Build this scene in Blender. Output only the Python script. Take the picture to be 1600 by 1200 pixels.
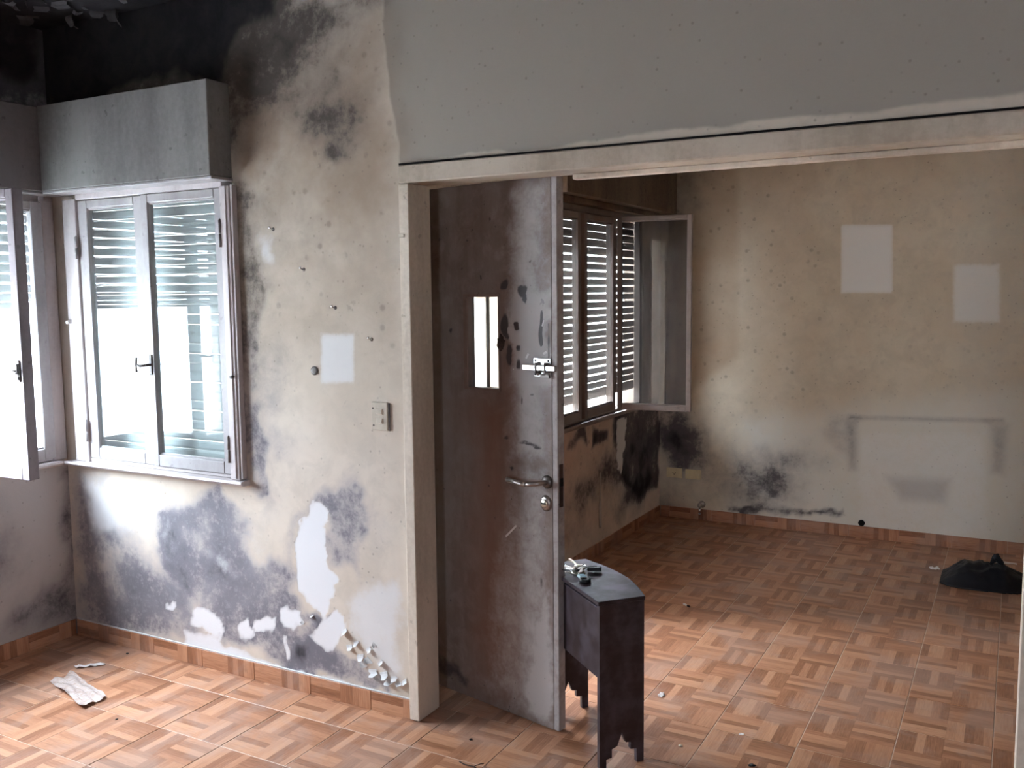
import bpy, bmesh, math, random
import numpy as np
from mathutils import Vector, Matrix, noise as mnoise
random.seed(7)
PI = math.pi
S = bpy.context.scene
for o in list(bpy.data.objects):
    bpy.data.objects.remove(o)
COL = S.collection

# ------------------------------------------------------------------ camera
cam_data = bpy.data.cameras.new('camera')
cam_data.sensor_width = 36.0
cam_data.lens = 36.0 * 1446.5 / 1600.0
cam_data.clip_start = 0.02
cam = bpy.data.objects.new('camera', cam_data)
COL.objects.link(cam)
r_ = Vector((0.87795653, 0.47863136, -0.01021565))
u_ = Vector((-0.03856313, 0.09197364, 0.99501444))
f_ = Vector((-0.47718468, 0.87318548, -0.09920637))
cam.matrix_world = Matrix(((r_.x, u_.x, -f_.x, 0.0), (r_.y, u_.y, -f_.y, 0.0), (r_.z, u_.z, -f_.z, 1.65), (0, 0, 0, 1)))
S.camera = cam

# ------------------------------------------------------------------ sky, exposure
world = bpy.data.worlds.new('overcast_sky')
S.world = world
world.use_nodes = True
wn = world.node_tree
wn.nodes.clear()
w_out = wn.nodes.new('ShaderNodeOutputWorld')
w_bg = wn.nodes.new('ShaderNodeBackground')
w_bg.inputs['Color'].default_value = (0.84, 0.93, 1.06, 1)
SKY_STRENGTH = 40          # standard overcast sky: the zenith three times as bright as the horizon
w_tc = wn.nodes.new('ShaderNodeTexCoord')
w_sep = wn.nodes.new('ShaderNodeSeparateXYZ')
w_mul = wn.nodes.new('ShaderNodeMath'); w_mul.operation = 'MULTIPLY_ADD'; w_mul.use_clamp = False
w_max = wn.nodes.new('ShaderNodeMath'); w_max.operation = 'MAXIMUM'
wn.links.new(w_tc.outputs['Generated'], w_sep.inputs[0])
wn.links.new(w_sep.outputs[2], w_max.inputs[0]); w_max.inputs[1].default_value = 0.0
wn.links.new(w_max.outputs[0], w_mul.inputs[0])
w_mul.inputs[1].default_value = SKY_STRENGTH * 2 / 3
w_mul.inputs[2].default_value = SKY_STRENGTH / 3
wn.links.new(w_mul.outputs[0], w_bg.inputs['Strength'])
wn.links.new(w_bg.outputs[0], w_out.inputs[0])
vs = S.view_settings
vs.view_transform = 'Standard'
vs.look = 'None'
vs.exposure = 1.57
vs.gamma = 1.0
vs.use_curve_mapping = False
cy = S.cycles
cy.max_bounces = 10
cy.diffuse_bounces = 6
cy.glossy_bounces = 4
cy.transparent_max_bounces = 12
cy.caustics_reflective = False
cy.caustics_refractive = False
cy.sample_clamp_indirect = 12.0


def portal(name, loc, rot, sx, sy):
    ld = bpy.data.lights.new(name, 'AREA')
    ld.shape = 'RECTANGLE'
    ld.size, ld.size_y = sx, sy
    ld.cycles.is_portal = True
    o = bpy.data.objects.new(name, ld)
    o.location = loc
    o.rotation_euler = rot
    COL.objects.link(o)


# portals only steer sampling of the sky through the wall openings, the rear one added for fill (they give no light)
portal('sky_portal', (-4.16, 2.06, 1.24), (0, -PI / 2, 0), 0.75, 1.5)
portal('sky_portal', (-2.40, 3.60, 1.03), (0, -PI / 2, 0), 2.06, 0.84)
portal('sky_portal', (-2.40, 5.23, 1.48), (0, -PI / 2, 0), 1.2, 1.55)
portal('sky_portal', (0.25, -2.46, 1.42), (PI / 2, 0, 0), 0.5, 0.75)

# ------------------------------------------------------------------ object helpers
def link(name, me, parent=None, mat=None):
    o = bpy.data.objects.new(name, me)
    COL.objects.link(o)
    if parent is not None:
        o.parent = parent
    if mat is not None and me is not None and len(me.materials) == 0:
        me.materials.append(mat)
    return o


def tag(o, label=None, cat=None, group=None, kind=None):
    if label: o['label'] = label
    if cat: o['category'] = cat
    if group: o['group'] = group
    if kind: o['kind'] = kind
    return o


def empty(name, loc=(0, 0, 0), rot=(0, 0, 0)):
    o = bpy.data.objects.new(name, None)
    o.empty_display_size = 0.05
    o.location = loc
    o.rotation_euler = rot
    COL.objects.link(o)
    return o


class MB:
    """collects boxes, prisms, rods and lathes; build() links them as one mesh object"""
    def __init__(self):
        self.bm = bmesh.new()

    def box(self, x0, x1, y0, y1, z0, z1, bev=0.0, M=None, seg=1):
        b = bmesh.new()
        bmesh.ops.create_cube(b, size=1.0)
        for v in b.verts:
            v.co = Vector(((x0 + x1) / 2 + v.co.x * (x1 - x0), (y0 + y1) / 2 + v.co.y * (y1 - y0), (z0 + z1) / 2 + v.co.z * (z1 - z0)))
        if bev > 0:
            bmesh.ops.bevel(b, geom=list(b.edges), offset=bev, segments=seg, affect='EDGES', profile=0.5)
        return self._add(b, M)

    def prism(self, pts, axis, a, c, bev=0.0, M=None):
        """polygon pts in the two other axes, extruded along axis from a to c"""
        b = bmesh.new()
        def co(p, t):
            if axis == 'x': return (t, p[0], p[1])
            if axis == 'y': return (p[0], t, p[1])
            return (p[0], p[1], t)
        va = [b.verts.new(co(p, a)) for p in pts]
        vc = [b.verts.new(co(p, c)) for p in pts]
        n = len(pts)
        b.faces.new(va)
        b.faces.new(vc[::-1])
        for i in range(n):
            b.faces.new((va[i], vc[i], vc[(i + 1) % n], va[(i + 1) % n]))
        bmesh.ops.recalc_face_normals(b, faces=b.faces)
        if bev > 0:
            es = [e for e in b.edges if e.calc_face_angle(0) > 0.6]
            bmesh.ops.bevel(b, geom=es, offset=bev, segments=1, affect='EDGES')
        return self._add(b, M)

    def rod(self, p, q, r, n=12, r2=None, M=None):
        p, q = Vector(p), Vector(q)
        d = q - p
        b = bmesh.new()
        bmesh.ops.create_cone(b, cap_ends=True, segments=n, radius1=r, radius2=r if r2 is None else r2, depth=d.length)
        T = Matrix.Translation((p + q) / 2) @ d.to_track_quat('Z', 'Y').to_matrix().to_4x4()
        b.transform(T)
        for f in b.faces: f.smooth = len(f.verts) == 4
        return self._add(b, M)

    def tube(self, pts, r, n=8, M=None):
        pts = [Vector(p) for p in pts]
        b = bmesh.new()
        rings = []
        for i, p in enumerate(pts):
            d = (pts[min(i + 1, len(pts) - 1)] - pts[max(i - 1, 0)]).normalized()
            Q = d.to_track_quat('Z', 'Y').to_matrix()
            rr = r[i] if isinstance(r, (list, tuple)) else r
            rings.append([b.verts.new(p + Q @ Vector((rr * math.cos(2 * PI * k / n), rr * math.sin(2 * PI * k / n), 0))) for k in range(n)])
        for a, c in zip(rings, rings[1:]):
            for k in range(n):
                f = b.faces.new((a[k], a[(k + 1) % n], c[(k + 1) % n], c[k])); f.smooth = True
        b.faces.new(rings[0][::-1]); b.faces.new(rings[-1])
        return self._add(b, M)

    def lathe(self, prof, n=24, M=None):
        """prof: (radius, height) pairs about local z"""
        b = bmesh.new()
        rings = []
        for r, z in prof:
            if r < 1e-6: rings.append([b.verts.new((0, 0, z))])
            else: rings.append([b.verts.new((r * math.cos(2 * PI * k / n), r * math.sin(2 * PI * k / n), z)) for k in range(n)])
        for a, c in zip(rings, rings[1:]):
            for k in range(n):
                k2 = (k + 1) % n
                if len(a) == 1 and len(c) == 1: continue
                if len(a) == 1: f = b.faces.new((a[0], c[k], c[k2]))
                elif len(c) == 1: f = b.faces.new((a[k], a[k2], c[0]))
                else: f = b.faces.new((a[k], a[k2], c[k2], c[k]))
                f.smooth = True
        bmesh.ops.recalc_face_normals(b, faces=b.faces)
        return self._add(b, M)

    def _add(self, b, M):
        if M is not None: b.transform(M)
        me = bpy.data.meshes.new('tmp')
        b.to_mesh(me); b.free()
        self.bm.from_mesh(me)
        bpy.data.meshes.remove(me)
        return self

    def mesh(self, name, mat):
        me = bpy.data.meshes.new(name)
        self.bm.to_mesh(me); self.bm.free()
        me.materials.append(mat)
        return me

    def build(self, name, mat, parent=None):
        return link(name, self.mesh(name, mat), parent)


# ------------------------------------------------------------------ node helpers
class NT:
    def __init__(self, name):
        self.m = bpy.data.materials.new(name)
        self.m.use_nodes = True
        self.t = self.m.node_tree
        self.t.nodes.clear()
        self.out = self.t.nodes.new('ShaderNodeOutputMaterial')

    def n(self, typ, **kw):
        x = self.t.nodes.new('ShaderNode' + typ)
        for k, v in kw.items():
            setattr(x, k, v)
        return x

    def set(self, sock, v):
        if hasattr(v, 'is_linked') or isinstance(v, bpy.types.NodeSocket):
            self.t.links.new(v, sock)
        else:
            if isinstance(v, (tuple, list)) and len(v) == 3 and sock.type == 'RGBA': v = (*v, 1)
            sock.default_value = v

    def math(self, op, a, b=0.0, c=0.0, clamp=False):
        x = self.n('Math', operation=op, use_clamp=clamp)
        self.set(x.inputs[0], a); self.set(x.inputs[1], b)
        if len(x.inputs) > 2: self.set(x.inputs[2], c)
        return x.outputs[0]

    def mix(self, f, a, b, blend='MIX'):
        x = self.n('MixRGB', blend_type=blend)
        self.set(x.inputs[0], f); self.set(x.inputs[1], a); self.set(x.inputs[2], b)
        return x.outputs[0]

    def step(self, v, lo, hi):
        x = self.n('MapRange', interpolation_type='SMOOTHSTEP', clamp=True)
        self.set(x.inputs['Value'], v)
        self.set(x.inputs['From Min'], lo); self.set(x.inputs['From Max'], hi)
        return x.outputs[0]

    def noise(self, vec, scale, detail=4.0, rough=0.55, dist=0.0):
        x = self.n('TexNoise')
        self.set(x.inputs['Vector'], vec)
        x.inputs['Scale'].default_value = scale
        x.inputs['Detail'].default_value = detail
        x.inputs['Roughness'].default_value = rough
        x.inputs['Distortion'].default_value = dist
        return x.outputs['Fac']

    def vor(self, vec, scale, feature='F1', out='Distance'):
        x = self.n('TexVoronoi', feature=feature)
        self.set(x.inputs['Vector'], vec)
        x.inputs['Scale'].default_value = scale
        return x.outputs[out]

    def scale(self, vec, s):
        x = self.n('Mapping')
        self.set(x.inputs['Vector'], vec)
        x.inputs['Scale'].default_value = s
        return x.outputs[0]

    def pos(self):
        return self.n('NewGeometry').outputs['Position']

    def obj(self):
        return self.n('TexCoord').outputs['Object']

    def bump(self, h, strength, dist=0.01):
        x = self.n('Bump')
        x.inputs['Strength'].default_value = strength
        x.inputs['Distance'].default_value = dist
        self.set(x.inputs['Height'], h)
        return x.outputs[0]

    def pbr(self, color, rough=0.6, normal=None, metal=0.0, spec=0.5):
        x = self.n('BsdfPrincipled')
        self.set(x.inputs['Base Color'], color)
        self.set(x.inputs['Roughness'], rough)
        self.set(x.inputs['Metallic'], metal)
        self.set(x.inputs['Specular IOR Level'], spec)
        if normal is not None: self.set(x.inputs['Normal'], normal)
        self.t.links.new(x.outputs[0], self.out.inputs[0])
        return self.m


def hexc(h):
    c = [int(h[i:i + 2], 16) / 255 for i in (0, 2, 4)]
    return tuple(x / 12.92 if x <= 0.04045 else ((x + 0.055) / 1.055) ** 2.4 for x in c)


# ------------------------------------------------------------------ materials
def plaster(name, base, tint, high=None, grey=(0.40, 0.365, 0.325), brown=(0.20, 0.115, 0.06), white=(0.80, 0.80, 0.80), mould=(0.105, 0.095, 0.115)):
    """old wall paint; the stain masks are a colour attribute (r mould and frame shadow, g bare plaster and painted light, b brown damp, a grey coat)"""
    t = NT(name)
    p = t.pos()
    at = t.n('Attribute'); at.attribute_name = 'stain'
    sp = t.n('SeparateColor'); t.set(sp.inputs[0], at.outputs['Color'])
    R, G, B, A = sp.outputs[0], sp.outputs[1], sp.outputs[2], at.outputs['Alpha']
    n1 = t.noise(p, 2.2, 5, 0.6)
    n2 = t.noise(p, 9.0, 6, 0.65, 0.4)
    n3 = t.noise(p, 38.0, 5, 0.7)
    n4 = t.noise(p, 120.0, 3, 0.6)
    c = t.mix(t.step(n1, 0.35, 0.68), base, tint)
    c = t.mix(t.math('MULTIPLY', t.step(n2, 0.38, 0.68), 0.42), c, tuple(x * 0.70 for x in base))
    c = t.mix(t.step(t.math('MULTIPLY', A, t.math('ADD', 0.75, t.math('MULTIPLY', n2, 0.5))), 0.25, 0.75), c, grey)
    bf = t.math('MULTIPLY', B, t.math('ADD', 0.35, t.math('MULTIPLY', n1, 1.0)), clamp=True)
    c = t.mix(t.math('MULTIPLY', bf, 0.85), c, brown)
    # thin soot veil and little mould specks everywhere
    spk = t.math('MAXIMUM', t.step(t.vor(p, 26.0), 0.17, 0.05), t.math('MULTIPLY', t.step(t.vor(p, 15.0), 0.26, 0.10), t.step(B, 0.10, 0.5)))
    spk = t.math('MULTIPLY', spk, t.step(n2, 0.40, 0.55))
    c = t.mix(t.math('MULTIPLY', spk, 0.40), c, (0.13, 0.11, 0.09))
    # mould: soft cloud, then broken grain (browner high up, bluish near the floor)
    if high is not None:
        zz = t.n('SeparateXYZ'); t.set(zz.inputs[0], p)
        mould_c = t.mix(t.step(zz.outputs[2], 0.9, 1.7), mould, high)
        mould_d = t.mix(0.64, mould_c, (0, 0, 0))
    else:
        mould_c, mould_d = mould, tuple(x * 0.36 for x in mould)
    mn = t.math('ADD', t.math('MULTIPLY', n2, 0.75), t.math('MULTIPLY', n3, 0.55))
    mm = t.math('MULTIPLY', R, t.math('ADD', 0.35, mn))
    mf = t.step(mm, 0.12, 0.95)
    mf2 = t.step(t.math('MULTIPLY', R, t.math('ADD', 0.05, t.math('ADD', t.math('MULTIPLY', n3, 1.0), t.math('MULTIPLY', n2, 0.7)))), 0.50, 0.85)
    c = t.mix(t.math('MULTIPLY', mf, 0.80), c, mould_c)
    c = t.mix(t.math('MULTIPLY', mf2, 0.60), c, mould_d)
    deep = t.step(t.math('ADD', R, t.math('MULTIPLY', t.math('SUBTRACT', n2, 0.5), 0.6)), 0.95, 1.35)
    c = t.mix(deep, c, t.mix(t.step(n2, 0.3, 0.7), (0.010, 0.009, 0.012), (0.026, 0.024, 0.026)))
    wv = t.math('ADD', G, t.math('MULTIPLY', t.math('SUBTRACT', t.math('ADD', t.math('MULTIPLY', n2, 0.5), t.math('MULTIPLY', n3, 0.5)), 0.5), 0.55))
    wf = t.math('MULTIPLY', t.step(wv, 0.34, 0.58), t.step(G, 0.02, 0.9))
    c = t.mix(wf, c, white)
    # hairline cracks
    cr = t.step(t.vor(t.mix(0.18, p, t.n('TexNoise').outputs['Color'], 'ADD'), 1.1, 'DISTANCE_TO_EDGE'), 0.004, 0.001)
    c = t.mix(t.math('MULTIPLY', t.math('MULTIPLY', cr, 0.35), t.step(n1, 0.68, 0.74)), c, (0.10, 0.085, 0.07))
    h = t.math('ADD', t.math('MULTIPLY', n2, 0.5), t.math('MULTIPLY', n4, 0.12))
    h = t.math('SUBTRACT', h, t.math('MULTIPLY', wf, 0.35))
    h = t.math('SUBTRACT', h, t.math('MULTIPLY', mf2, 0.12))
    return t.pbr(c, 0.82, t.bump(h, 0.45, 0.006), spec=0.25)


CREAM = (0.66, 0.585, 0.50)
CREAM2 = (0.58, 0.50, 0.415)
M = {}
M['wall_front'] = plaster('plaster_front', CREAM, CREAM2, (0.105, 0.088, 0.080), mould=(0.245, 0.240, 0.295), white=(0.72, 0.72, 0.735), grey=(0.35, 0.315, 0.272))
M['wall_back'] = plaster('plaster_back', (0.72, 0.645, 0.51), (0.66, 0.575, 0.44), grey=(0.76, 0.76, 0.70), white=(0.82, 0.82, 0.79), brown=(0.42, 0.31, 0.21))
M['wall_far_left'] = plaster('plaster_far_left', (0.80, 0.70, 0.62), (0.72, 0.62, 0.54), brown=(0.44, 0.30, 0.22))
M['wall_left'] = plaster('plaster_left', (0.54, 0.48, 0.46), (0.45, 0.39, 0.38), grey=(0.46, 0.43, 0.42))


def painted(name, col, dirt, rough=0.5, dscale=6.0, amount=0.5, spec=0.4, bump=0.2, streak=(1, 1, 0.25)):
    t = NT(name)
    p = t.scale(t.pos(), streak)
    n1 = t.noise(p, dscale, 6, 0.65)
    n2 = t.noise(t.pos(), 55.0, 4, 0.6)
    f = t.math('MULTIPLY', t.step(t.math('ADD', n1, t.math('MULTIPLY', n2, 0.25)), 0.48, 0.85), amount)
    chips = t.math('MULTIPLY', t.step(t.noise(t.pos(), 24.0, 3, 0.5), 0.68, 0.72), 0.55 * amount)
    c = t.mix(f, col, dirt)
    c = t.mix(chips, c, tuple(x * 0.45 for x in dirt))
    return t.pbr(c, rough, t.bump(n2, bump, 0.003), spec=spec)


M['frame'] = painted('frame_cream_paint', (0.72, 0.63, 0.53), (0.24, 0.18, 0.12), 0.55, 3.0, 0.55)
M['head_shaded'] = painted('head_shaded_paint', (0.56, 0.48, 0.39), (0.26, 0.20, 0.14), 0.55, 3.0, 0.6)  # same paint as the jambs, darkened for the shade on the head
M['wframe'] = painted('window_frame_paint', (0.56, 0.51, 0.51), (0.30, 0.26, 0.26), 0.45, 5.0, 0.6)
M['sash_shaded'] = painted('shaded_sash_paint', (0.24, 0.21, 0.23), (0.12, 0.10, 0.11), 0.45, 5.0, 0.6)  # the sash paint again, darkened for the shade on the open casement
M['sash'] = painted('sash_grey_paint', (0.38, 0.355, 0.36), (0.20, 0.18, 0.18), 0.45, 5.0, 0.6)
M['sash_far'] = painted('sash_far_paint', (0.27, 0.22, 0.20), (0.14, 0.10, 0.085), 0.45, 5.0, 0.5)
M['box'] = painted('shutter_box_paint', (0.255, 0.245, 0.235), (0.125, 0.115, 0.11), 0.8, 2.5, 0.75, 0.2)
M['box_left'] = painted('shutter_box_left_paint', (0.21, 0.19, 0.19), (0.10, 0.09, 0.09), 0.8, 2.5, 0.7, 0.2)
M['box_far'] = painted('shutter_box_far_paint', (0.22, 0.165, 0.12), (0.07, 0.05, 0.04), 0.8, 2.5, 0.8, 0.2)
M['slat'] = painted('shutter_slat', (0.46, 0.50, 0.50), (0.36, 0.38, 0.38), 0.5, 4.0, 0.4, streak=(0.3, 0.3, 1))
M['slat_far'] = painted('shutter_slat_far', (0.36, 0.31, 0.295), (0.22, 0.18, 0.17), 0.55, 4.0, 0.5, streak=(0.3, 0.3, 1))
M['iron'] = painted('dark_iron', (0.075, 0.065, 0.065), (0.16, 0.10, 0.07), 0.5, 30.0, 0.6)
M['ceiling'] = painted('ceiling_paint', (0.36, 0.33, 0.29), (0.20, 0.17, 0.15), 0.9, 1.3, 0.8, 0.1, streak=(1, 1, 1))
M['concrete'] = painted('pale_concrete', (0.62, 0.62, 0.60), (0.45, 0.44, 0.42), 0.9, 0.8, 0.5, 0.1, streak=(1, 1, 1))
M['render_out'] = painted('outside_render', (0.70, 0.70, 0.68), (0.55, 0.54, 0.50), 0.9, 0.8, 0.5, 0.1)
M['wall_block'] = painted('light_block_render', (0.19, 0.18, 0.16), (0.12, 0.12, 0.10), 0.9, 0.6, 0.5, 0.1)
M['room_paint'] = painted('room_paint', (0.30, 0.27, 0.24), (0.22, 0.19, 0.16), 0.85, 1.2, 0.6, 0.2)
M['plate'] = painted('cream_plastic', (0.80, 0.70, 0.44), (0.55, 0.44, 0.25), 0.4, 14.0, 0.4)
M['switch'] = painted('ivory_plastic', (0.55, 0.49, 0.40), (0.33, 0.27, 0.20), 0.4, 20.0, 0.4)
M['flake'] = painted('paint_flake', (0.62, 0.62, 0.62), (0.30, 0.28, 0.27), 0.8, 12.0, 0.5)
M['flake_dark'] = painted('paint_flake_dark', (0.06, 0.056, 0.06), (0.025, 0.022, 0.025), 0.8, 12.0, 0.5)
M['wrapper'] = painted('crinkled_wrapper', (0.52, 0.45, 0.42), (0.42, 0.32, 0.27), 0.25, 40.0, 0.9)
M['paper'] = painted('pale_paper', (0.78, 0.75, 0.74), (0.55, 0.50, 0.48), 0.35, 20.0, 0.3)


def metal(name, col, rough, dirt=0.3):
    t = NT(name)
    n = t.noise(t.pos(), 60.0, 4, 0.6)
    c = t.mix(t.math('MULTIPLY', t.step(n, 0.5, 0.8), dirt), col, tuple(x * 0.35 for x in col))
    return t.pbr(c, t.math('ADD', rough, t.math('MULTIPLY', n, 0.2)), None, 1.0)


M['chrome'] = metal('bright_chrome', (0.85, 0.85, 0.85), 0.12)
M['steel'] = metal('worn_steel', (0.42, 0.37, 0.34), 0.28)
M['brass'] = metal('pale_brass', (0.80, 0.74, 0.62), 0.3)
M['darksteel'] = metal('dark_steel', (0.16, 0.14, 0.13), 0.35)


def solid(name, col, rough=0.6, spec=0.4, ns=40.0, var=0.35):
    t = NT(name)
    n = t.noise(t.pos(), ns, 4, 0.6)
    return t.pbr(t.mix(n, col, tuple(x * (1 - var) for x in col)), rough, t.bump(n, 0.15, 0.002), spec=spec)


M['black'] = solid('black_plastic', (0.012, 0.012, 0.014), 0.4)
M['hole'] = solid('dark_hole', (0.006, 0.005, 0.005), 0.9)
M['blue'] = solid('pale_blue_plastic', (0.30, 0.48, 0.55), 0.3)
M['cloth'] = solid('dark_strap', (0.62, 0.58, 0.55), 0.9)
M['grout'] = solid('floor_grout', (0.78, 0.62, 0.50), 0.9, 0.2)
M['rust'] = solid('rust_lump', (0.085, 0.055, 0.045), 0.9, 0.2, 60.0, 0.7)
M['bag'] = solid('dark_bag', (0.010, 0.012, 0.019), 0.5, 0.35, 18.0, 0.5)


def glass(name, dust=0.05, tint=(0.95, 0.98, 0.98), dustcol=(0.6, 0.62, 0.62), refl=1.0):
    """thin pane: clear with a Fresnel reflection and a film of dust"""
    t = NT(name)
    tr = t.n('BsdfTransparent'); t.set(tr.inputs[0], tint)
    gl = t.n('BsdfGlossy'); gl.inputs['Roughness'].default_value = 0.015
    back = t.n('NewGeometry').outputs['Backfacing']
    fr = t.n('Fresnel'); t.set(fr.inputs['IOR'], t.math('ADD', 1.5, t.math('MULTIPLY', back, 1 / 1.5 - 1.5)))
    fac = t.math('MULTIPLY', fr.outputs[0], refl, clamp=True)
    m1 = t.n('MixShader'); t.set(m1.inputs[0], fac)
    t.t.links.new(tr.outputs[0], m1.inputs[1]); t.t.links.new(gl.outputs[0], m1.inputs[2])
    di = t.n('BsdfDiffuse'); t.set(di.inputs[0], dustcol)
    tl = t.n('BsdfTranslucent'); t.set(tl.inputs[0], dustcol)
    md = t.n('MixShader'); md.inputs[0].default_value = 0.5
    t.t.links.new(di.outputs[0], md.inputs[1]); t.t.links.new(tl.outputs[0], md.inputs[2])
    n = t.noise(t.scale(t.pos(), (3, 3, 0.5)), 5.0, 5, 0.6)
    m2 = t.n('MixShader'); t.set(m2.inputs[0], t.math('MULTIPLY', t.math('ADD', 0.4, n), dust))
    t.t.links.new(m1.outputs[0], m2.inputs[1]); t.t.links.new(md.outputs[0], m2.inputs[2])
    t.t.links.new(m2.outputs[0], t.out.inputs[0])
    return t.m


M['glass'] = glass('window_glass', 0.06)
M['glass_dirty'] = glass('dusty_glass', 0.28, (0.68, 0.70, 0.70), (0.17, 0.155, 0.155), 0.9)


def tile_mat():
    """ceramic tile printed as basket-weave parquet, from the tile's own uv"""
    t = NT('parquet_print_tile')
    uv = t.n('UVMap').outputs[0]
    rnd = t.n('ObjectInfo').outputs['Random']
    s = t.n('SeparateXYZ'); t.set(s.inputs[0], uv)
    u, v = s.outputs[0], s.outputs[1]
    u2, v2 = t.math('MULTIPLY', u, 2.0), t.math('MULTIPLY', v, 2.0)
    bx, by = t.math('FLOOR', u2), t.math('FLOOR', v2)
    fx, fy = t.math('FRACT', u2), t.math('FRACT', v2)
    par = t.math('MODULO', t.math('ADD', bx, by), 2.0)
    def sel(a, b):   # par ? b : a
        return t.math('ADD', t.math('MULTIPLY', a, t.math('SUBTRACT', 1.0, par)), t.math('MULTIPLY', b, par))
    along, across = sel(fx, fy), sel(fy, fx)
    k5 = t.math('MULTIPLY', across, 5.0)
    strip = t.math('FLOOR', k5)
    cv = t.n('CombineXYZ')
    t.set(cv.inputs[0], t.math('ADD', strip, t.math('MULTIPLY', bx, 7.3)))
    t.set(cv.inputs[1], t.math('ADD', t.math('MULTIPLY', by, 13.7), t.math('MULTIPLY', t.math('FLOOR', t.math('MULTIPLY', rnd, 3.0)), 3.1)))
    wn_ = t.n('TexWhiteNoise', noise_dimensions='2D'); t.set(wn_.inputs['Vector'], cv.outputs[0])
    tone = wn_.outputs['Value']
    gv = t.n('CombineXYZ')
    t.set(gv.inputs[0], t.math('MULTIPLY', along, 1.6))
    t.set(gv.inputs[1], t.math('MULTIPLY', across, 22.0))
    t.set(gv.inputs[2], t.math('ADD', t.math('MULTIPLY', bx, 5.0), t.math('ADD', t.math('MULTIPLY', by, 9.0), t.math('MULTIPLY', strip, 2.7))))
    g = t.noise(gv.outputs[0], 1.6, 4, 0.6)
    val = t.math('ADD', t.math('MULTIPLY', tone, 0.56), t.math('MULTIPLY', g, 0.80))
    cr = t.n('ValToRGB')
    e = cr.color_ramp.elements
    e[0].position, e[0].color = 0.24, (0.205, 0.082, 0.036, 1)
    e[1].position, e[1].color = 0.98, (0.54, 0.285, 0.165, 1)
    m = e.new(0.5); m.color = (0.315, 0.135, 0.068, 1)
    m = e.new(0.7); m.color = (0.42, 0.195, 0.105, 1)
    t.set(cr.inputs[0], val)
    c = cr.outputs[0]
    edge = t.math('MINIMUM', t.math('FRACT', k5), t.math('SUBTRACT', 1.0, t.math('FRACT', k5)))
    c = t.mix(t.math('MULTIPLY', t.step(edge, 0.05, 0.0), 0.25), c, (0.12, 0.05, 0.025))
    p = t.pos()
    d1 = t.noise(p, 3.2, 6, 0.65, 0.5)
    d2 = t.noise(p, 14.0, 5, 0.6)
    c = t.mix(t.math('MULTIPLY', t.step(d1, 0.46, 0.60), 0.30), c, (0.40, 0.31, 0.27))
    c = t.mix(t.math('MULTIPLY', t.step(d2, 0.60, 0.75), 0.25), c, (0.13, 0.07, 0.045))
    rough = t.math('ADD', 0.24, t.math('MULTIPLY', t.math('ADD', d1, d2), 0.17))
    return t.pbr(c, rough, t.bump(g, 0.05, 0.001), spec=0.5)


M['tile'] = tile_mat()


def wood_dark():
    t = NT('dark_plum_wood')
    p = t.obj()
    g = t.noise(t.scale(p, (3, 3, 25)), 6.0, 5, 0.6)
    d = t.noise(p, 12.0, 5, 0.6)
    c = t.mix(g, (0.014, 0.007, 0.008), (0.028, 0.013, 0.014))
    nz = t.n('SeparateXYZ'); t.set(nz.inputs[0], t.n('NewGeometry').outputs['Normal'])
    lie = t.math('ADD', 0.35, t.math('MULTIPLY', t.math('MAXIMUM', nz.outputs[2], 0.0), 0.65))   # dust settles on what lies flat
    c = t.mix(t.math('MULTIPLY', t.math('MULTIPLY', t.step(d, 0.36, 0.70), 0.62), lie), c, (0.19, 0.155, 0.20))
    return t.pbr(c, t.math('ADD', 0.30, t.math('MULTIPLY', d, 0.25)), t.bump(g, 0.1, 0.002), spec=0.5)


M['wood'] = wood_dark()


def door_mat():
    t = NT('door_worn_paint')
    at = t.n('Attribute'); at.attribute_name = 'stain'
    sp = t.n('SeparateColor'); t.set(sp.inputs[0], at.outputs['Color'])
    R, G, B = sp.outputs[0], sp.outputs[1], sp.outputs[2]
    p = t.obj()
    n1 = t.noise(t.scale(p, (2.5, 2.5, 0.6)), 2.4, 6, 0.65)
    n2 = t.noise(p, 14.0, 6, 0.65, 0.5)
    n3 = t.noise(p, 60.0, 4, 0.6)
    c = t.mix(t.step(n1, 0.32, 0.70), (0.250, 0.205, 0.185), (0.170, 0.112, 0.088))
    c = t.mix(t.math('MULTIPLY', t.step(n2, 0.42, 0.7), 0.35), c, (0.35, 0.30, 0.28))
    rst = t.math('MULTIPLY', B, t.math('ADD', 0.4, n1), clamp=True)
    c = t.mix(t.math('MULTIPLY', rst, 0.88), c, (0.20, 0.095, 0.058))
    wv = t.math('MULTIPLY', G, t.math('ADD', 0.25, t.math('ADD', t.math('MULTIPLY', n2, 0.9), t.math('MULTIPLY', n3, 0.5))))
    wf = t.step(wv, 0.24, 0.68)
    c = t.mix(t.math('MULTIPLY', wf, 0.85), c, (0.50, 0.47, 0.46))
    mm = t.math('MULTIPLY', R, t.math('ADD', 0.5, t.math('ADD', t.math('MULTIPLY', n2, 0.6), t.math('MULTIPLY', n3, 0.4))))
    mf = t.step(mm, 0.40, 0.70)
    c = t.mix(mf, c, (0.050, 0.040, 0.040))
    chip = t.math('MULTIPLY', t.step(t.noise(p, 32.0, 3, 0.5), 0.665, 0.70), t.step(t.noise(p, 3.1, 2, 0.5), 0.48, 0.58))
    c = t.mix(t.math('MULTIPLY', chip, 0.7), c, (0.045, 0.032, 0.028))
    h = t.math('SUBTRACT', t.math('MULTIPLY', n2, 0.4), t.math('MULTIPLY', mf, 0.5))
    return t.pbr(c, t.math('ADD', 0.36, t.math('MULTIPLY', n2, 0.3)), t.bump(h, 0.25, 0.003), spec=0.5)


M['door'] = door_mat()

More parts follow.
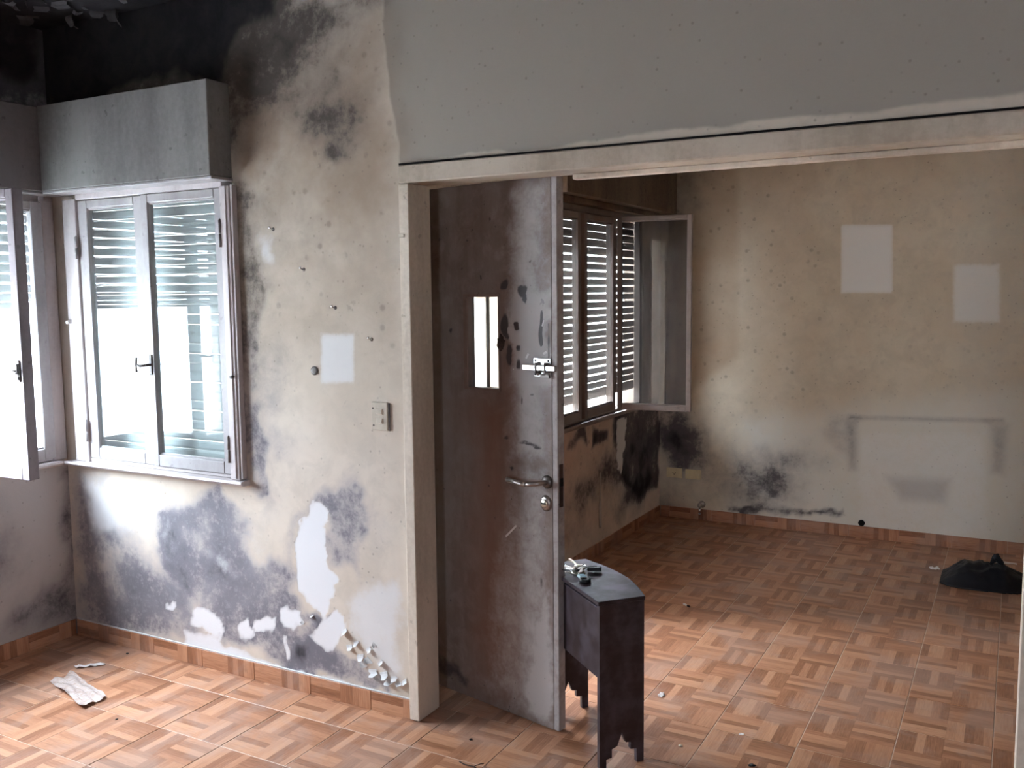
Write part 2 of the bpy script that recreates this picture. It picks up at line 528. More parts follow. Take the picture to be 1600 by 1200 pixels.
# ---- stain maps, with some painted light and shade, in wall coordinates (metres): kind, channel, amount, softness, shape
ST_FRONT = [
    ('P', 0, 1.5, 0.14, [(-5.316, 3.69), (-2.441, 3.116), (-2.554, 2.736), (-2.759, 2.667), (-2.891, 2.508), (-4.068, 2.466), (-5.478, 2.566)]),
    ('E', 0, 0.75, 0.0, -2.697, 2.536, 0.294, 0.268),
    ('E', 0, 0.8, 0.0, -2.461, 2.651, 0.363, 0.141),
    ('E', 0, 0.5, 0.0, -2.137, 2.742, 0.17, 0.112),
    ('E', 0, 0.72, 0.0, -2.331, 2.362, 0.182, 0.199),
    ('E', 0, 0.55, 0.0, -2.321, 2.194, 0.091, 0.062),
    ('E', 0, 0.35, 0.0, -2.589, 1.978, 0.352, 0.371),
    ('E', 0, 0.6, 0.0, -2.811, 2.347, 0.155, 0.226),
    ('P', 2, 1.0, 0.1, [(-2.924, 2.563), (-2.467, 2.508), (-2.577, 2.227), (-2.738, 2.062), (-2.806, 2.105), (-2.804, 2.473)]),
    ('P', 0, 0.55, 0.03, [(-2.877, 2.109), (-2.726, 2.1), (-2.73, 1.545), (-2.728, 0.852), (-2.855, 0.841)]),  # dark strip paints the window frame's shadow edge along with mould
    ('E', 0, 0.5, 0.0, -2.672, 1.284, 0.17, 0.184),
    ('E', 0, 0.4, 0.0, -2.738, 1.728, 0.121, 0.308),
    ('E', 0, 0.42, 0.0, -2.666, 1.046, 0.204, 0.159),
    ('P', 0, 0.66, 0.1, [(-3.946, 0.818), (-3.683, 0.84), (-3.632, 0.647), (-3.449, 0.488), (-3.192, 0.315), (-3.13, 0.031), (-3.862, 0.039), (-4.014, 0.029)]),
    ('P', 0, 0.74, 0.05, [(-3.415, 0.67), (-3.164, 0.769), (-2.988, 0.8), (-2.824, 0.733), (-2.798, 0.543), (-2.602, 0.541), (-2.585, 0.38), (-2.491, 0.341), (-2.334, 0.099), (-2.571, 0.08), (-2.818, 0.146), (-3.123, 0.15), (-3.235, 0.279), (-3.366, 0.468)]),
    ('E', 0, 0.5, 0.0, -3.18, 0.522, 0.272, 0.175),
    ('E', 0, 0.45, 0.0, -3.5, 0.661, 0.106, 0.055),
    ('E', 0, 0.5, 0.0, -3.545, 0.354, 0.256, 0.184),
    ('E', 0, 0.4, 0.0, -2.715, 0.772, 0.141, 0.136),
    ('P', 0, 0.66, 0.05, [(-2.568, 0.774), (-2.471, 0.837), (-2.241, 0.923), (-2.198, 0.826), (-2.251, 0.64), (-2.254, 0.536), (-2.21, 0.451), (-2.303, 0.529), (-2.367, 0.533), (-2.39, 0.622), (-2.42, 0.698), (-2.374, 0.781), (-2.439, 0.806), (-2.514, 0.78), (-2.552, 0.682), (-2.578, 0.544), (-2.556, 0.412), (-2.615, 0.485), (-2.609, 0.621)]),
    ('E', 0, 0.45, 0.0, -2.274, 0.895, 0.079, 0.089),
    ('E', 0, 0.35, 0.0, -2.155, 0.703, 0.121, 0.153),
    ('P', 0, 0.72, 0.02, [(-2.615, 0.252), (-2.53, 0.212), (-2.363, 0.201), (-2.141, 0.164), (-2.065, 0.1), (-2.27, 0.072), (-2.536, 0.087), (-2.673, 0.144)]),
    ('E', 0, 0.35, 0.0, -2.17, 0.21, 0.123, 0.105),
    ('P', 0, 0.8, 0.012, [(-2.577, 0.341), (-2.525, 0.349), (-2.458, 0.314), (-2.41, 0.348), (-2.432, 0.302), (-2.511, 0.272)]),
    ('P', 1, 1, 0.02, [(-2.525, 0.76), (-2.472, 0.803), (-2.423, 0.802), (-2.381, 0.781), (-2.392, 0.74), (-2.426, 0.718), (-2.421, 0.671), (-2.397, 0.621), (-2.395, 0.569), (-2.368, 0.52), (-2.359, 0.489), (-2.388, 0.424), (-2.423, 0.357), (-2.458, 0.324), (-2.517, 0.364), (-2.562, 0.438), (-2.579, 0.517), (-2.574, 0.572), (-2.554, 0.628), (-2.544, 0.71)]),
    ('P', 1, 1, 0.02, [(-2.458, 0.324), (-2.35, 0.377), (-2.31, 0.304), (-2.362, 0.228), (-2.423, 0.185), (-2.463, 0.21), (-2.53, 0.231), (-2.556, 0.262), (-2.5, 0.285)]),
    ('P', 1, 1, 0.02, [(-3.359, 0.266), (-3.292, 0.276), (-3.295, 0.24), (-3.362, 0.23)]),
    ('P', 1, 1, 0.025, [(-3.206, 0.231), (-3.124, 0.267), (-3.019, 0.249), (-3.023, 0.182), (-3.053, 0.139), (-3.154, 0.16), (-3.201, 0.181)]),
    ('P', 1, 1, 0.025, [(-2.932, 0.241), (-2.867, 0.274), (-2.814, 0.218), (-2.824, 0.174), (-2.873, 0.151), (-2.909, 0.187)]),
    ('P', 1, 1, 0.025, [(-2.818, 0.279), (-2.766, 0.296), (-2.71, 0.277), (-2.712, 0.235), (-2.76, 0.207), (-2.807, 0.219)]),
    ('P', 1, 1, 0.025, [(-2.7, 0.321), (-2.646, 0.343), (-2.612, 0.335), (-2.566, 0.356), (-2.554, 0.309), (-2.614, 0.271), (-2.685, 0.276)]),
    ('P', 1, 1, 0.02, [(-2.676, 0.241), (-2.644, 0.233), (-2.619, 0.16), (-2.638, 0.128), (-2.671, 0.186)]),
    ('P', 1, 0.95, 0.04, [(-3.265, 0.126), (-3.084, 0.142), (-2.747, 0.103), (-2.4, 0.086), (-2.143, 0.071), (-2.271, 0.045), (-2.75, 0.045), (-3.249, 0.063)]),
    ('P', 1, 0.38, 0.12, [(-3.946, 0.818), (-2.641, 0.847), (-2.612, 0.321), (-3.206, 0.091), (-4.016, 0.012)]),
    ('E', 1, 0.5, 0.0, -3.006, 0.487, 0.133, 0.115),
    ('E', 1, 0.45, 0.0, -3.337, 0.59, 0.123, 0.075),
    ('Q', 1, 0.62, 0.03, [(-2.418, 1.502), (-2.231, 1.504), (-2.238, 1.293), (-2.427, 1.286)]),
    ('E', 1, 0.55, 0.0, -2.664, 1.829, 0.102, 0.127),
    ('P', 1, 0.6, 0.1, [(-2.354, 0.442), (-2.006, 0.621), (-2.02, 0.11), (-2.142, 0.111), (-2.312, 0.264)]),
    ('P', 1, 0.55, 0.1, [(-3.889, 0.822), (-3.405, 0.819), (-3.373, 0.675), (-3.644, 0.493), (-3.894, 0.494)]),  # white painted in where the left window's light falls
    ('P', 3, 1, 0.02, [(-2.046, 3.363), (-2.069, 2.574), (-2.057, 2.413), (-2.032, 2.274), (-2.008, 2.12), (0.744, 2.166), (0.685, 3.09), (-2.028, 3.99)]),
    ('P', 3, 0.3, 0.3, [(-0.87, 2.068), (0.139, 2.053), (0.104, 2.838), (-0.88, 3.078)]),
    ('E', 0, 0.3, 0.0, -2.015, 2.499, 0.07, 0.134),
    ('E', 0, 0.28, 0.0, -2.007, 2.271, 0.04, 0.136),
    ('P', 2, 0.75, 0.16, [(-2.725, 2.663), (-2.068, 2.619), (-2.044, 2.275), (-1.972, 1.947), (-2.211, 1.839), (-2.729, 1.908)]),
    ('P', 2, 0.45, 0.2, [(-2.721, 2.061), (-1.971, 2.016), (-1.986, 1.406), (-2.755, 1.387)]),
]
ST_BACK = [
    ('Q', 1, 0.8, 0.03, [(-1.042, 2.068), (-0.719, 2.054), (-0.706, 1.612), (-1.031, 1.615)]),
    ('Q', 1, 0.62, 0.05, [(-0.386, 1.811), (-0.091, 1.804), (-0.076, 1.417), (-0.373, 1.414)]),
    ('Q', 1, 0.5, 0.08, [(-0.921, 0.747), (-0.122, 0.784), (-0.052, 0.035), (-0.923, 0.013)]),
    ('Q', 0, 0.55, 0.03, [(-0.963, 0.817), (-0.048, 0.848), (-0.046, 0.812), (-0.962, 0.783)]),
    ('Q', 0, 0.58, 0.07, [(-0.991, 0.786), (-0.894, 0.791), (-0.894, 0.45), (-0.95, 0.445)]),
    ('Q', 0, 0.56, 0.07, [(-0.134, 0.815), (-0.012, 0.814), (-0.034, 0.482), (-0.115, 0.495)]),
    ('Q', 0, 0.62, 0.06, [(-0.735, 0.433), (-0.319, 0.453), (-0.35, 0.268), (-0.633, 0.26)]),
    ('E', 0, 0.4, 0.0, -1.061, 0.674, 0.121, 0.172),
    ('E', 0, 0.85, 0.0, -2.126, 0.557, 0.283, 0.234),
    ('E', 0, 0.55, 0.0, -2.175, 0.742, 0.237, 0.279),
    ('E', 0, 0.75, 0.0, -1.544, 0.281, 0.303, 0.204),
    ('E', 0, 0.5, 0.0, -1.33, 0.502, 0.333, 0.154),
    ('P', 0, 0.75, 0.03, [(-1.791, 0.097), (-1.476, 0.13), (-1.009, 0.174), (-1.007, 0.122), (-1.344, 0.085), (-1.79, 0.055)]),
    ('E', 0, 0.4, 0.0, -1.84, 0.347, 0.404, 0.276),
    ('E', 0, 0.55, 0.0, -2.244, 0.073, 0.194, 0.239),
    ('Q', 2, 1.0, 0.06, [(-2.333, 2.887), (-1.702, 2.825), (-1.678, 1.173), (-1.94, 0.984), (-2.322, 0.781)]),
    ('E', 0, 0.5, 0.0, -2.14, 2.338, 0.276, 0.53),
    ('P', 2, 0.5, 0.3, [(-1.959, 2.764), (-1.108, 2.686), (-1.148, 0.842), (-1.938, 0.801)]),
    ('P', 2, 0.25, 0.3, [(-1.108, 2.686), (0.312, 2.556), (0.384, 0.922), (-1.065, 0.846)]),
    ('E', 0, 0.35, 0.0, -1.92, 1.302, 0.114, 0.068),
    ('P', 3, 0.6, 0.25, [(-1.709, 0.813), (0.371, 1.225), (0.428, -0.081), (-1.928, -0.177)]),
    ('P', 3, 0.4, 0.3, [(-0.542, 2.828), (0.902, 2.673), (1.042, 0.005), (-0.446, -0.205)]),
]
ST_FARLEFT = [
    ('P', 0, 0.95, 0.05, [(5.471, 0.85), (6.377, 0.879), (6.387, 0.216), (5.994, 0.2), (5.58, 0.456)]),
    ('E', 0, 0.8, 0.0, 5.87, 0.27, 0.382, 0.178),
    ('P', 0, 0.95, 0.03, [(5.165, 0.828), (5.418, 0.795), (5.418, 0.692), (5.165, 0.729)]),
    ('P', 0, 0.8, 0.03, [(4.842, 0.834), (5.069, 0.802), (5.069, 0.704), (4.841, 0.74)]),
    ('E', 0, 0.65, 0.0, 5.418, 0.485, 0.392, 0.186),
    ('E', 0, 0.6, 0.0, 5.067, 0.429, 0.405, 0.197),
    ('E', 0, 0.5, 0.0, 4.836, 0.245, 0.376, 0.153),
    ('P', 1, 0.7, 0.02, [(5.579, 0.795), (5.749, 0.794), (5.727, 0.603), (5.636, 0.446), (5.547, 0.483)]),
    ('P', 2, 0.5, 0.2, [(4.591, 0.994), (5.986, 1.009), (5.991, 0.472), (4.585, 0.561)]),
    ('P', 2, 0.2, 0.3, [(4.586, 0.634), (5.99, 0.562), (5.994, 0.109), (4.578, 0.047)]),
    ('P', 2, 1, 0.1, [(4.614, 2.599), (6.345, 2.785), (6.356, 2.163), (4.606, 2.086)]),
]
ST_LEFT = [
    ('P', 0, 1.3, 0.15, [(1.921, 3.224), (2.966, 3.613), (2.895, 2.527), (1.861, 2.428)]),
    ('E', 0, 0.6, 0.0, 2.811, 0.17, 0.214, 0.188),
    ('P', 0, 0.75, 0.06, [(2.819, 0.832), (2.905, 0.817), (2.854, 0.027), (2.786, 0.113)]),
    ('E', 0, 0.5, 0.0, 2.492, 0.506, 0.186, 0.291),
    ('E', 0, 0.55, 0.0, 2.642, 0.159, 0.234, 0.092),
    ('P', 3, 0.8, 0.2, [(1.761, 1.089), (2.928, 0.909), (2.868, -0.043), (1.669, -0.136)]),
]
ST_LIGHT_DOOR = [  # besides wear, the pale right side paints in the light on the door
    ('P', 1, 0.50, 0.14, [(0.42, 0.0), (0.80, 0.0), (0.80, 0.95), (0.55, 0.90), (0.45, 0.5)]),
    ('P', 1, 0.30, 0.14, [(0.40, 1.7), (0.80, 1.6), (0.80, 2.06), (0.40, 2.06)]),
    ('P', 1, 0.55, 0.08, [(0.60, 0.02), (0.80, 0.02), (0.80, 1.02), (0.62, 1.0)]),
    ('P', 1, 0.95, 0.06, [(0.62, 1.30), (0.80, 1.30), (0.80, 1.68), (0.62, 1.66), (0.585, 1.50)]),  # pale patch standing in for the sheen of the left window
    ('P', 1, 0.66, 0.12, [(0.58, 1.0), (0.80, 1.0), (0.80, 2.05), (0.60, 2.05)]),
    ('P', 1, 0.80, 0.05, [(0.70, 0.02), (0.80, 0.02), (0.80, 0.55), (0.72, 0.42), (0.66, 0.22), (0.64, 0.08)]),
    ('E', 1, 0.5, 0, 0.70, 0.12, 0.12, 0.12), ('E', 1, 0.4, 0, 0.45, 0.08, 0.20, 0.06),
    ('P', 2, 0.9, 0.10, [(0.36, 0.05), (0.56, 0.1), (0.58, 1.26), (0.38, 1.22)]),
    ('P', 2, 0.6, 0.06, [(0.55, 1.20), (0.62, 1.20), (0.60, 1.70), (0.55, 1.72)]),
    ('E', 2, 0.7, 0, 0.43, 1.12, 0.12, 0.14),
    ('E', 0, 1.1, 0, 0.671, 1.651, 0.022, 0.022), ('E', 0, 1.0, 0, 0.685, 1.625, 0.012, 0.02),
    ('P', 0, 1.2, 0.006, [(0.756, 1.585), (0.768, 1.590), (0.764, 1.50), (0.768, 1.455), (0.752, 1.460), (0.750, 1.52)]),
    ('P', 0, 1.0, 0.006, [(0.795, 1.545), (0.804, 1.545), (0.802, 1.42), (0.794, 1.41)]),
    ('P', 0, 0.85, 0.004, [(0.624, 1.545), (0.648, 1.545), (0.648, 1.510), (0.626, 1.512)]),
    ('P', 0, 0.85, 0.004, [(0.632, 1.464), (0.656, 1.462), (0.656, 1.432), (0.634, 1.434)]),
    ('E', 0, 1.1, 0, 0.585, 1.52, 0.018, 0.05), ('E', 0, 1.1, 0, 0.592, 1.415, 0.016, 0.05), ('E', 0, 1.0, 0, 0.59, 1.69, 0.03, 0.022),
    ('E', 0, 0.9, 0, 0.64, 1.385, 0.014, 0.03), ('E', 0, 0.9, 0, 0.285, 1.485, 0.018, 0.018),
    ('E', 0, 0.9, 0, 0.58, 1.10, 0.02, 0.008), ('E', 0, 0.9, 0, 0.69, 1.088, 0.06, 0.010), ('E', 0, 0.8, 0, 0.735, 1.075, 0.035, 0.010),
    ('E', 0, 0.8, 0, 0.66, 1.25, 0.010, 0.03), ('E', 0, 0.8, 0, 0.71, 1.27, 0.02, 0.012),
    ('E', 0, 0.7, 0, 0.61, 0.98, 0.02, 0.012), ('E', 0, 0.6, 0, 0.75, 0.55, 0.02, 0.05),
    ('P', 0, 0.6, 0.06, [(0.02, 0.02), (0.36, 0.02), (0.36, 0.10), (0.02, 0.16)]),
]

# ------------------------------------------------------------------ walls with stain masks
def poly_sd(U, V, pts):
    """signed distance (positive inside) of points to a polygon"""
    d = np.full(U.shape, 1e9)
    inside = np.zeros(U.shape, bool)
    n = len(pts)
    for i in range(n):
        ax, ay = pts[i]; bx, by = pts[(i + 1) % n]
        ex, ey = bx - ax, by - ay
        L = ex * ex + ey * ey + 1e-12
        t = np.clip(((U - ax) * ex + (V - ay) * ey) / L, 0, 1)
        d = np.minimum(d, np.hypot(U - ax - t * ex, V - ay - t * ey))
        c = ((ay > V) != (by > V)) & (U < ex * (V - ay) / (ey if abs(ey) > 1e-9 else 1e-9) + ax)
        inside ^= c
    return np.where(inside, d, -d)


def fbm(U, V, freq, octaves=4, seed=0):
    """fractal value noise, about 0..1"""
    rs = np.random.RandomState(seed)
    tab = rs.rand(256, 256)
    out = np.zeros(U.shape); amp, tot = 1.0, 0.0
    for k in range(octaves):
        x = U * freq + 37.1 * k + 100; y = V * freq + 11.7 * k + 100
        xi, yi = np.floor(x).astype(int), np.floor(y).astype(int)
        fx, fy = x - xi, y - yi
        fx = fx * fx * (3 - 2 * fx); fy = fy * fy * (3 - 2 * fy)
        g = lambda i, j: tab[(xi + i) % 256, (yi + j) % 256]
        out += amp * ((g(0, 0) * (1 - fx) + g(1, 0) * fx) * (1 - fy) + (g(0, 1) * (1 - fx) + g(1, 1) * fx) * fy)
        tot += amp; amp *= 0.55; freq *= 2.0
    return out / tot


def stain_masks(U, V, items):
    m = np.zeros((len(U), 4))
    w1, w2 = fbm(U, V, 5.0, 5, 3) - 0.5, fbm(U, V, 5.0, 5, 4) - 0.5
    w3, w4 = fbm(U, V, 16.0, 4, 6) - 0.5, fbm(U, V, 16.0, 4, 8) - 0.5
    mod = 0.50 + 1.0 * fbm(U, V, 7.0, 5, 5)
    for it in items:
        ch, amt, soft = it[1], it[2], it[3]
        k = 0.0 if it[0] == 'Q' else (0.055 if ch == 1 else 0.20)
        if ch == 3: k = 0.05
        if soft and soft < 0.01: k = 0.03
        u, v = U + k * w1, V + k * w2
        if it[0] == 'P' and ch == 1: u, v = u + 0.075 * w3, v + 0.075 * w4
        if it[0] == 'E':
            cx, cy_, rx, ry = it[4:]
            k = min(0.2, 2.0 * min(rx, ry))
            k2 = min(0.07, 2.2 * min(rx, ry))
            q = ((U + k * w1 + k2 * w3 - cx) / rx) ** 2 + ((V + k * w2 + k2 * w4 - cy_) / ry) ** 2
            a = amt * np.exp(-q * 1.1)
        else:
            s = poly_sd(u, v, it[4])
            x = np.clip((s + soft) / (2 * soft), 0, 1)
            a = amt * x * x * (3 - 2 * x)
        if ch == 0:
            if it[0] != 'Q': a = a * mod if amt < 1.2 else a * (0.8 + 0.2 * mod)
            m[:, 0] = np.maximum(m[:, 0], a) + 0.35 * np.minimum(m[:, 0], a)
        else:
            m[:, ch] = np.maximum(m[:, ch], a)
    return m


def grid_wall(name, fn, flip, u0, u1, v0, v1, holes, step, thick, mat, stains=(), parent=None):
    """a wall of real thickness as a fine grid with openings; fn(u, v) gives the point, flip turns the room side"""
    def cuts(a, b, extra):
        g = list(np.arange(a, b, step)) + [b]
        ex = [e for e in extra if a < e < b]
        g = [x for x in g if all(abs(x - e) > step * 0.45 for e in ex)] + ex
        return np.array(sorted(set(round(x, 5) for x in g)))
    us = cuts(u0, u1, [h[0] for h in holes] + [h[1] for h in holes])
    vs_ = cuts(v0, v1, [h[2] for h in holes] + [h[3] for h in holes])
    UU, VV = np.meshgrid(us, vs_, indexing='ij')
    nv = len(vs_)
    keep = np.ones((len(us) - 1, len(vs_) - 1), bool)
    cu = (us[:-1] + us[1:]) / 2; cv = (vs_[:-1] + vs_[1:]) / 2
    for h in holes:
        keep &= ~(((cu > h[0]) & (cu < h[1]))[:, None] & ((cv > h[2]) & (cv < h[3]))[None, :])
    I, J = np.nonzero(keep)
    a = I * nv + J
    quads = np.stack([a, a + nv, a + nv + 1, a + 1], 1)
    if flip: quads = quads[:, ::-1]
    used = np.unique(quads)
    remap = -np.ones(UU.size, int); remap[used] = np.arange(len(used))
    quads = remap[quads]
    uf, vf = UU.ravel()[used], VV.ravel()[used]
    co = fn(uf, vf)
    me = bpy.data.meshes.new(name)
    me.from_pydata(co.tolist(), [], quads.tolist())
    ca = me.color_attributes.new('stain', 'FLOAT_COLOR', 'POINT')
    ca.data.foreach_set('color', stain_masks(uf, vf, stains).astype(np.float32).ravel())
    o = link(name, me, parent, mat)
    sm = o.modifiers.new('thickness', 'SOLIDIFY')
    sm.thickness = thick
    sm.offset = -1.0
    return o


YW, YB, XF, XL = 2.840, 6.394, -2.267, -4.0
H = 2.87
# ---- setting
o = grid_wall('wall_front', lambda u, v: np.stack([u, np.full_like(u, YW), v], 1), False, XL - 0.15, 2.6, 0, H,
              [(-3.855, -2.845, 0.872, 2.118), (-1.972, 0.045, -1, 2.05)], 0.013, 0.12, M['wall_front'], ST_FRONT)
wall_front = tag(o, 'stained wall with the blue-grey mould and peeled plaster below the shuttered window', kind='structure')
o = grid_wall('wall_left', lambda u, v: np.stack([np.full_like(u, XL), u, v], 1), False, -2.4, YW, 0, H,
              [(1.34, 2.795, 0.872, 2.118)], 0.03, 0.15, M['wall_left'], ST_LEFT)
tag(o, 'shaded wall at the left edge holding the open casement window', kind='structure')
o = grid_wall('wall_far_left', lambda u, v: np.stack([np.full_like(u, XF), u, v], 1), False, YW + 0.12, YB, 0, H,
              [(3.17, 4.02, -1, 2.075), (4.47, 5.99, 0.872, 2.15)], 0.018, 0.12, M['wall_far_left'], ST_FARLEFT)
tag(o, 'brown mouldy wall of the far room under the slatted window', kind='structure')
o = grid_wall('wall_back', lambda u, v: np.stack([u, np.full_like(u, YB), v], 1), False, XF - 0.12, 2.6, 0, H,
              [], 0.016, 0.12, M['wall_back'], ST_BACK)
wall_back = tag(o, 'back wall of the far room with pale patches where pictures hung', kind='structure')
mb = MB(); mb.box(2.6, 2.72, -2.4, YW + 0.12, 0, H)
tag(mb.build('wall_right', M['room_paint']), 'plain wall closing the near room on the right', kind='structure')
mb = MB(); mb.box(2.6, 2.72, YW + 0.12, YB + 0.12, 0, H)
tag(mb.build('wall_far_right', M['room_paint']), 'plain wall closing the far room on the right', kind='structure')
mb = MB()  # the opening in this unseen wall is added to give fill light
for b in ((XL - 0.15, 0.0, -2.52, -2.4, 0, H), (0.5, 2.72, -2.52, -2.4, 0, H), (0.0, 0.5, -2.52, -2.4, 0, 1.05), (0.0, 0.5, -2.52, -2.4, 1.8, H)):
    mb.box(*b)
tag(mb.build('wall_rear', M['room_paint']), 'plain wall behind the viewer with an opening added for fill light', kind='structure')

# ---- ceiling with peeling paint
def ceil_fn(u, v): return np.stack([u, v, np.full_like(u, H)], 1)
ceiling_mat = plaster('plaster_ceiling', (0.34, 0.31, 0.27), (0.28, 0.25, 0.21))
ceiling = grid_wall('ceiling', ceil_fn, True, XL - 0.15, 2.72, -2.52, YB + 0.12, [], 0.08, 0.10, ceiling_mat,
                    [('E', 0, 1.9, 0, -3.6, 2.5, 1.7, 1.2), ('E', 0, 0.7, 0, -2.2, 2.8, 1.0, 0.6)])
tag(ceiling, 'mould-blackened ceiling with peeling paint in the corner', kind='structure')
def curl_flake(w, l, curl, n=4):
    """a thin curled scale of paint, hanging from its upper edge"""
    v, f = [], []
    for k in range(n + 1):
        a = curl * k / n
        z = -l * math.sin(max(a, 1e-3)) / max(curl, 1e-3)
        y = l * (1 - math.cos(a)) / max(curl, 1e-3)
        ww = w * (1 - 0.55 * (k / n) ** 2) / 2
        s = random.uniform(-0.15, 0.15) * w
        v += [(-ww + s, y, z), (ww + s, y, z)]
    for k in range(n):
        f.append((2 * k, 2 * k + 1, 2 * k + 3, 2 * k + 2))
    me = bpy.data.meshes.new('paint_flake')
    me.from_pydata(v, [], f)
    return me
def thicken(o, t):
    m = o.modifiers.new('thickness', 'SOLIDIFY'); m.thickness = t; m.offset = 0
for k in range(26):
    px_, py_ = random.uniform(-3.95, -3.2), random.uniform(2.35, 2.80)
    if k < 5: px_, py_ = (-3.72, -3.62, -3.45, -3.86, -3.55)[k], (2.78, 2.72, 2.80, 2.66, 2.60)[k]
    w = random.uniform(0.02, 0.065) if k >= 5 else random.uniform(0.05, 0.085)
    o = link('paint_flake', curl_flake(w, w * random.uniform(0.7, 1.3), random.uniform(0.8, 2.4)), ceiling, M['flake_dark'])
    o.location = (px_, py_, H - 0.001)
    o.rotation_euler = (random.uniform(-0.3, 0.9), 0, random.uniform(-1.2, 1.2))
    thicken(o, 0.0015)

# ---- floor: a bed of grout and ceramic parquet-print tiles, each its own piece
mb = MB(); mb.box(XL - 0.15, 2.72, -2.52, YB + 0.12, -0.12, -0.0016)
floor = tag(mb.build('floor', M['grout']), 'floor of orange parquet-print ceramic tiles', kind='structure')
def tile_mesh(w, d, name='tile', t=0.008):
    b = 0.0011
    x, y = w / 2, d / 2
    v = [(-x, -y, -t), (x, -y, -t), (x, y, -t), (-x, y, -t), (-x, -y, -b), (x, -y, -b), (x, y, -b), (-x, y, -b),
         (-x + b, -y + b, 0), (x - b, -y + b, 0), (x - b, y - b, 0), (-x + b, y - b, 0)]
    f = [(8, 9, 10, 11)] + [(4 + i, 4 + (i + 1) % 4, 8 + (i + 1) % 4, 8 + i) for i in range(4)] + [(i, (i + 1) % 4, 4 + (i + 1) % 4, 4 + i) for i in range(4)]
    me = bpy.data.meshes.new(name)
    me.from_pydata(v, [], f)
    uv = me.uv_layers.new(name='UVMap')
    for l in me.loops:
        c = me.vertices[l.vertex_index].co
        uv.data[l.index].uv = (c.x / w + 0.5, c.y / d + 0.5)
    me.materials.append(M['tile'])
    return me
TX, TY, GX, GY = 0.3115, 0.320, -2.2007, 2.335
tm = tile_mesh(TX - 0.0034, TY - 0.0034)
rest = bmesh.new()
spots = []
for i in range(-7, 16):
    for j in range(-16, 14):
        x, y = GX + (i + 0.5) * TX, GY + (j + 0.5) * TY
        if x < XL - 0.1 or x > 2.65 or y < -2.5 or y > YB + 0.1: continue
        if x < XF - 0.12 and y > YW + 0.12: continue
        # only what lies near the view cone is built tile by tile
        dx, dy = x, y
        fwd = dx * f_.x + dy * f_.y; side = dx * r_.x + dy * r_.y
        vis = fwd > 1.6 and abs(side) < fwd * 0.60 + 0.45 and not (y > YW + 0.3 and x > 0.75)
        spots.append((0 if vis else 1, fwd, x, y))
spots.sort()
for n_, (hid, fwd, x, y) in enumerate(spots):
    if not hid and n_ < 290:
        o = link('tile', tm, floor)
        o.location = (x, y, random.uniform(-0.0004, 0.0004))
        o.rotation_euler = (random.uniform(-0.0012, 0.0012), random.uniform(-0.0012, 0.0012), 0)
    else:
        tmp = tm.copy(); tmp.transform(Matrix.Translation((x, y, 0))); rest.from_mesh(tmp); bpy.data.meshes.remove(tmp)
me = bpy.data.meshes.new('tile_field'); rest.to_mesh(me); rest.free(); me.materials.append(M['tile'])
tag(link('tile_field', me, floor), kind='stuff')

# ---- skirting: tiles cut from the same print, each its own piece
def skirting(name, label, a, b, axis, fixed, sgn, joints, hgt=0.078):
    """runs along x (axis 0) or y (axis 1) between a and b; sgn is the way into the room"""
    mb = MB()
    if axis == 0: mb.box(a, b, min(fixed, fixed + sgn * 0.004), max(fixed, fixed + sgn * 0.004), 0.001, hgt - 0.002)
    else: mb.box(min(fixed, fixed + sgn * 0.004), max(fixed, fixed + sgn * 0.004), a, b, 0.001, hgt - 0.002)
    root = tag(mb.build(name, M['grout']), label, kind='structure')
    cuts = [a] + [j for j in joints if a + 0.02 < j < b - 0.02] + [b]
    for c0, c1 in zip(cuts, cuts[1:]):
        w = c1 - c0 - 0.0022
        me = tile_mesh(w, hgt, 'tile', 0.006)
        for l in me.loops:
            c = me.vertices[l.vertex_index].co
            me.uv_layers[0].data[l.index].uv = ((c.x + w / 2) / 0.3115, 0.06 + (c.y + hgt / 2) / 0.3115)
        o = link('tile', me, root)
        mid = (c0 + c1) / 2
        if axis == 0:
            o.location = (mid, fixed + sgn * 0.010, hgt / 2)
            o.rotation_euler = (PI / 2, 0, 0 if sgn < 0 else PI)
        else:
            o.location = (fixed + sgn * 0.010, mid, hgt / 2)
            o.rotation_euler = (PI / 2, 0, PI / 2)
    return root
jx = [GX + TX * k for k in range(-7, 14)]
skirting('baseboard_front', 'low tile skirting below the mouldy window wall', XL + 0.012, -2.012, 0, YW, -1, jx)
skirting('baseboard_left', 'shaded tile skirting at the foot of the left wall', 0.4, YW - 0.012, 1, XL, 1, [0.4 + TX * k for k in range(9)])
skirting('baseboard_back', 'dark red tile skirting along the back wall of the far room', XF + 0.012, 2.58, 0, YB, -1, [XF + 0.08 + 0.312 * k for k in range(17)])
skirting('baseboard_far_left', 'tile skirting under the slatted far window', 4.09, YB - 0.012, 1, XF, 1, [4.09 + TX * k for k in range(9)])
# clean up the mitre of mortar along the front skirting
mb = MB(); mb.box(XL + 0.012, -2.012, YW - 0.008, YW, 0.078, 0.084, 0.002)
tag(mb.build('trim_2', M['flake']), 'thin bead of whitish mortar on top of the skirting', kind='structure')

